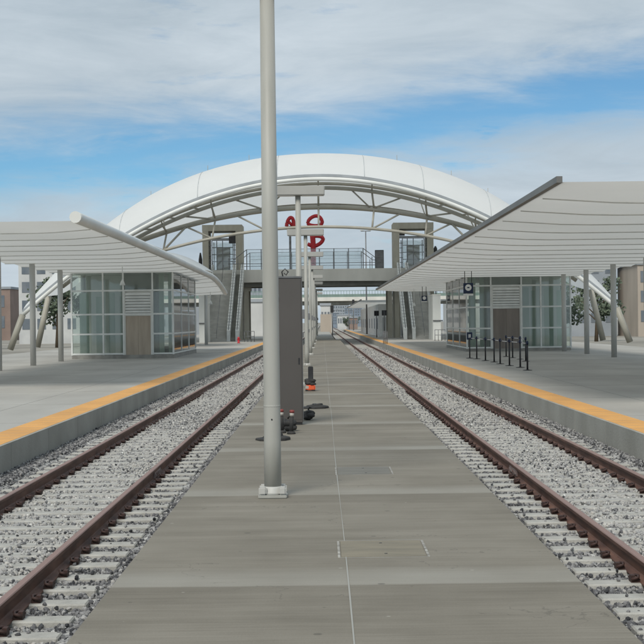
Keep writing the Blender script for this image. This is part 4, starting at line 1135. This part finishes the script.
building(-46, -30, 205, 15, M['city_white'], 'pale five storey block at the far left edge behind the canopy posts', 5, 7)
building(33, 47, 215, 14, M['city_grey'], 'grey five storey block at the far right edge behind the canopy posts', 5, 6)
building(48, 60, 205, 10, M['tan'], 'tan three storey block at the far right edge', 3, 6)
for i, (x, y, h, lab) in enumerate(((-25.5, 150, 7.5, 'round tree beside the left splayed leg of the great roof'), (-33, 168, 8.5, 'tall tree left of the great roof, before the pale block'), (-41, 160, 7, 'tree farthest left, by the edge of the brick warehouse'),
                                    (26.5, 150, 7, 'round tree beside the right splayed leg of the great roof'), (33.5, 165, 8.5, 'tall tree right of the great roof, before the grey block'), (41.5, 160, 7.5, 'tree farthest right, before the tan block'))):
    LATE = globals().setdefault('LATE_TREES', []); LATE.append((x, y, h, 40 + i, lab))
# train far off on the right track
tr = empty('locomotive', (TR, 950, -.28)); tag(tr, 'dark blue locomotive far off on the right track', 'locomotive')
MB().box(-1.5, 1.5, 0, 18, .9, 3.6).bevel(.15).build('body', M['loco_blue'], tr)
MB().box(-1.3, 1.3, -.9, -.01, .8, 2.1).bevel(.1).build('nose', M['loco_blue'], tr)
MB().box(-1.1, 1.1, -.03, -.004, 2.3, 3.2).build('windscreen', M['window_dark'], tr)
for s in (-.8, .8): MB().box(s - .15, s + .15, -.94, -.904, 1.2, 1.5).build('headlight', M['sign_white'], tr)
for yy in (2.2, 4.4, 13.4, 15.6):
    b = MB(); b.box(-1.1, 1.1, yy - .45, yy + .45, 0, .9); b.bevel(.2); b.build('wheel', M['dark_metal'], tr)

# trees along the far side
def tree(x, y, h, seed, label):
    random.seed(seed); e = empty('tree', (x, y, -.9)); tag(e, label, 'tree', 'trees beyond the tracks')
    b = MB(); b.tube([(0, 0, 0), (.1, 0, h * .35), (0, .1, h * .7)], h * .03, 7, r_end=h * .01)
    for k in range(5):
        a = random.uniform(0, 6.28); b.tube([(.05, 0, h * (.3 + .07 * k)), (math.cos(a) * h * .22, math.sin(a) * h * .22, h * (.5 + .08 * k))], h * .012, 5, r_end=h * .004)
    b.build('trunk', M['bark'], e)
    c = MB()
    blobs = [(random.gauss(0, h * .16), random.gauss(0, h * .16), h * random.uniform(.4, .95), random.uniform(.10, .18) * h) for _ in range(10)]
    for bx_, by_, bz_, br_ in blobs:
        for k in range(110):
            d = Vector((random.gauss(0, 1), random.gauss(0, 1), random.gauss(0, 1))).normalized() * br_ * random.random() ** .4
            p = Vector((bx_, by_, bz_)) + d; s = h * .022 * random.uniform(.6, 1.4)
            u = Vector((random.gauss(0, 1), random.gauss(0, 1), random.gauss(0, 1))).normalized(); v = u.orthogonal().normalized()
            c.quad(p + u * s, p + v * s, p - u * s, p - v * s)
    c.build('crown', M['leaf'], e, fix=False)
for i, (px, y, h, lab) in enumerate(((347, 420, 4.2, 'small green tree at the tip of the far canopy, left of its twin'), (352, 450, 4.6, 'small green tree under the far canopy tip, right of its twin'),
                                     (252.5, 230, 6, 'green tree showing over the low white building at left'), (259, 236, 5.2, 'lower green tree by the low white building, right of its neighbour'))):
    tree(at(px, 322, y).x, y, h, 20 + i, lab)

for a_ in LATE_TREES: tree(*a_)
# ------------------------------------------------------------------ sky and light
SUN_EL, SUN_AZ = R(47), R(200)      # high, behind the viewer and to the left
w = bpy.data.worlds.new('World'); scene.world = w; w.use_nodes = True
N, L = w.node_tree.nodes, w.node_tree.links
bg = N['Background']; bg.inputs['Strength'].default_value = .10
sky = N.new('ShaderNodeTexSky'); sky.sky_type = 'NISHITA'; sky.sun_disc = False; sky.sun_elevation = SUN_EL; sky.sun_rotation = SUN_AZ
sky.altitude = 1600; sky.air_density = 1.0; sky.dust_density = .3; sky.ozone_density = 3.0
tc = N.new('ShaderNodeTexCoord'); sx = N.new('ShaderNodeSeparateXYZ'); L.new(tc.outputs['Generated'], sx.inputs[0])
def mth(op, a, b=None, clamp=False):
    n = N.new('ShaderNodeMath'); n.operation = op; n.use_clamp = clamp
    for i, q in enumerate((a, b)):
        if q is None: continue
        if isinstance(q, (int, float)): n.inputs[i].default_value = q
        else: L.new(q, n.inputs[i])
    return n.outputs[0]
def wnoise(scale, stretch, rot, detail, rough=.6, dist=.0):
    mp = N.new('ShaderNodeMapping'); mp.inputs['Scale'].default_value = stretch; mp.inputs['Rotation'].default_value = rot
    L.new(tc.outputs['Generated'], mp.inputs['Vector'])
    n = N.new('ShaderNodeTexNoise'); n.inputs['Scale'].default_value = scale; n.inputs['Detail'].default_value = detail
    n.inputs['Roughness'].default_value = rough; n.inputs['Distortion'].default_value = dist; L.new(mp.outputs['Vector'], n.inputs['Vector']); return n.outputs['Fac']
X_, Z_ = sx.outputs['X'], sx.outputs['Z']
n1 = wnoise(5.0, (1.2, 1.2, 5.5), (0, R(-6), 0), 9, .62, .4)
n2 = wnoise(13, (1, 1, 4.5), (0, R(-8), 0), 8, .6, .2)
# a clear lane slanting gently up to the right between two cloud decks
e0 = mth('ADD', .137, mth('MULTIPLY', X_, .11))
dz = mth('SUBTRACT', Z_, e0)
dz = mth('ADD', dz, mth('MULTIPLY', mth('SUBTRACT', n1, .5), .075))
dz = mth('ADD', dz, mth('MULTIPLY', mth('SUBTRACT', n2, .5), .03))
lane = mth('POWER', 2.718, mth('MULTIPLY', mth('MULTIPLY', dz, dz), -1 / (.027 ** 2)))
br = N.new('ShaderNodeMapRange'); br.inputs['From Min'].default_value = .60; br.inputs['From Max'].default_value = .72; br.inputs['To Max'].default_value = .65; L.new(n2, br.inputs['Value'])
clear = mth('ADD', lane, mth('MULTIPLY', br.outputs['Result'], .5), True)
clear = mth('MULTIPLY', clear, .95)
cover = mth('SUBTRACT', 1.0, clear, True)
tint = N.new('ShaderNodeMix'); tint.data_type = 'RGBA'; tint.blend_type = 'MULTIPLY'; tint.inputs['Factor'].default_value = 1; tint.inputs['B'].default_value = (.58, .88, .95, 1)
L.new(sky.outputs['Color'], tint.inputs['A'])
cl = N.new('ShaderNodeValToRGB'); ce = cl.color_ramp.elements
ce[0].position = .3; ce[0].color = (.43, .515, .585, 1); ce[1].position = .7; ce[1].color = (.60, .68, .745, 1); L.new(n1, cl.inputs['Fac'])
cs = N.new('ShaderNodeVectorMath'); cs.operation = 'SCALE'; cs.inputs['Scale'].default_value = 10.0; L.new(cl.outputs['Color'], cs.inputs[0])
mx = N.new('ShaderNodeMix'); mx.data_type = 'RGBA'; L.new(cover, mx.inputs['Factor']); L.new(tint.outputs['Result'], mx.inputs['A']); L.new(cs.outputs[0], mx.inputs['B'])
L.new(mx.outputs['Result'], bg.inputs['Color'])

sd = bpy.data.lights.new('sun', 'SUN'); so = bpy.data.objects.new('sun', sd); col.objects.link(so)
sd.energy = 2.7; sd.angle = R(20); sd.color = (1, .945, .86)
dirv = Vector((math.sin(SUN_AZ) * math.cos(SUN_EL), math.cos(SUN_AZ) * math.cos(SUN_EL), math.sin(SUN_EL)))   # towards the sun
so.rotation_euler = (-dirv).to_track_quat('-Z', 'Y').to_euler(); so.location = (0, 0, 60)

vs = scene.view_settings; vs.view_transform = 'Standard'; vs.look = 'None'; vs.exposure = 0; vs.gamma = 1; vs.use_curve_mapping = False
scene.render.engine = 'CYCLES'; scene.cycles.max_bounces = 8; scene.cycles.diffuse_bounces = 4; scene.cycles.transparent_max_bounces = 16
scene.cycles.use_denoising = True
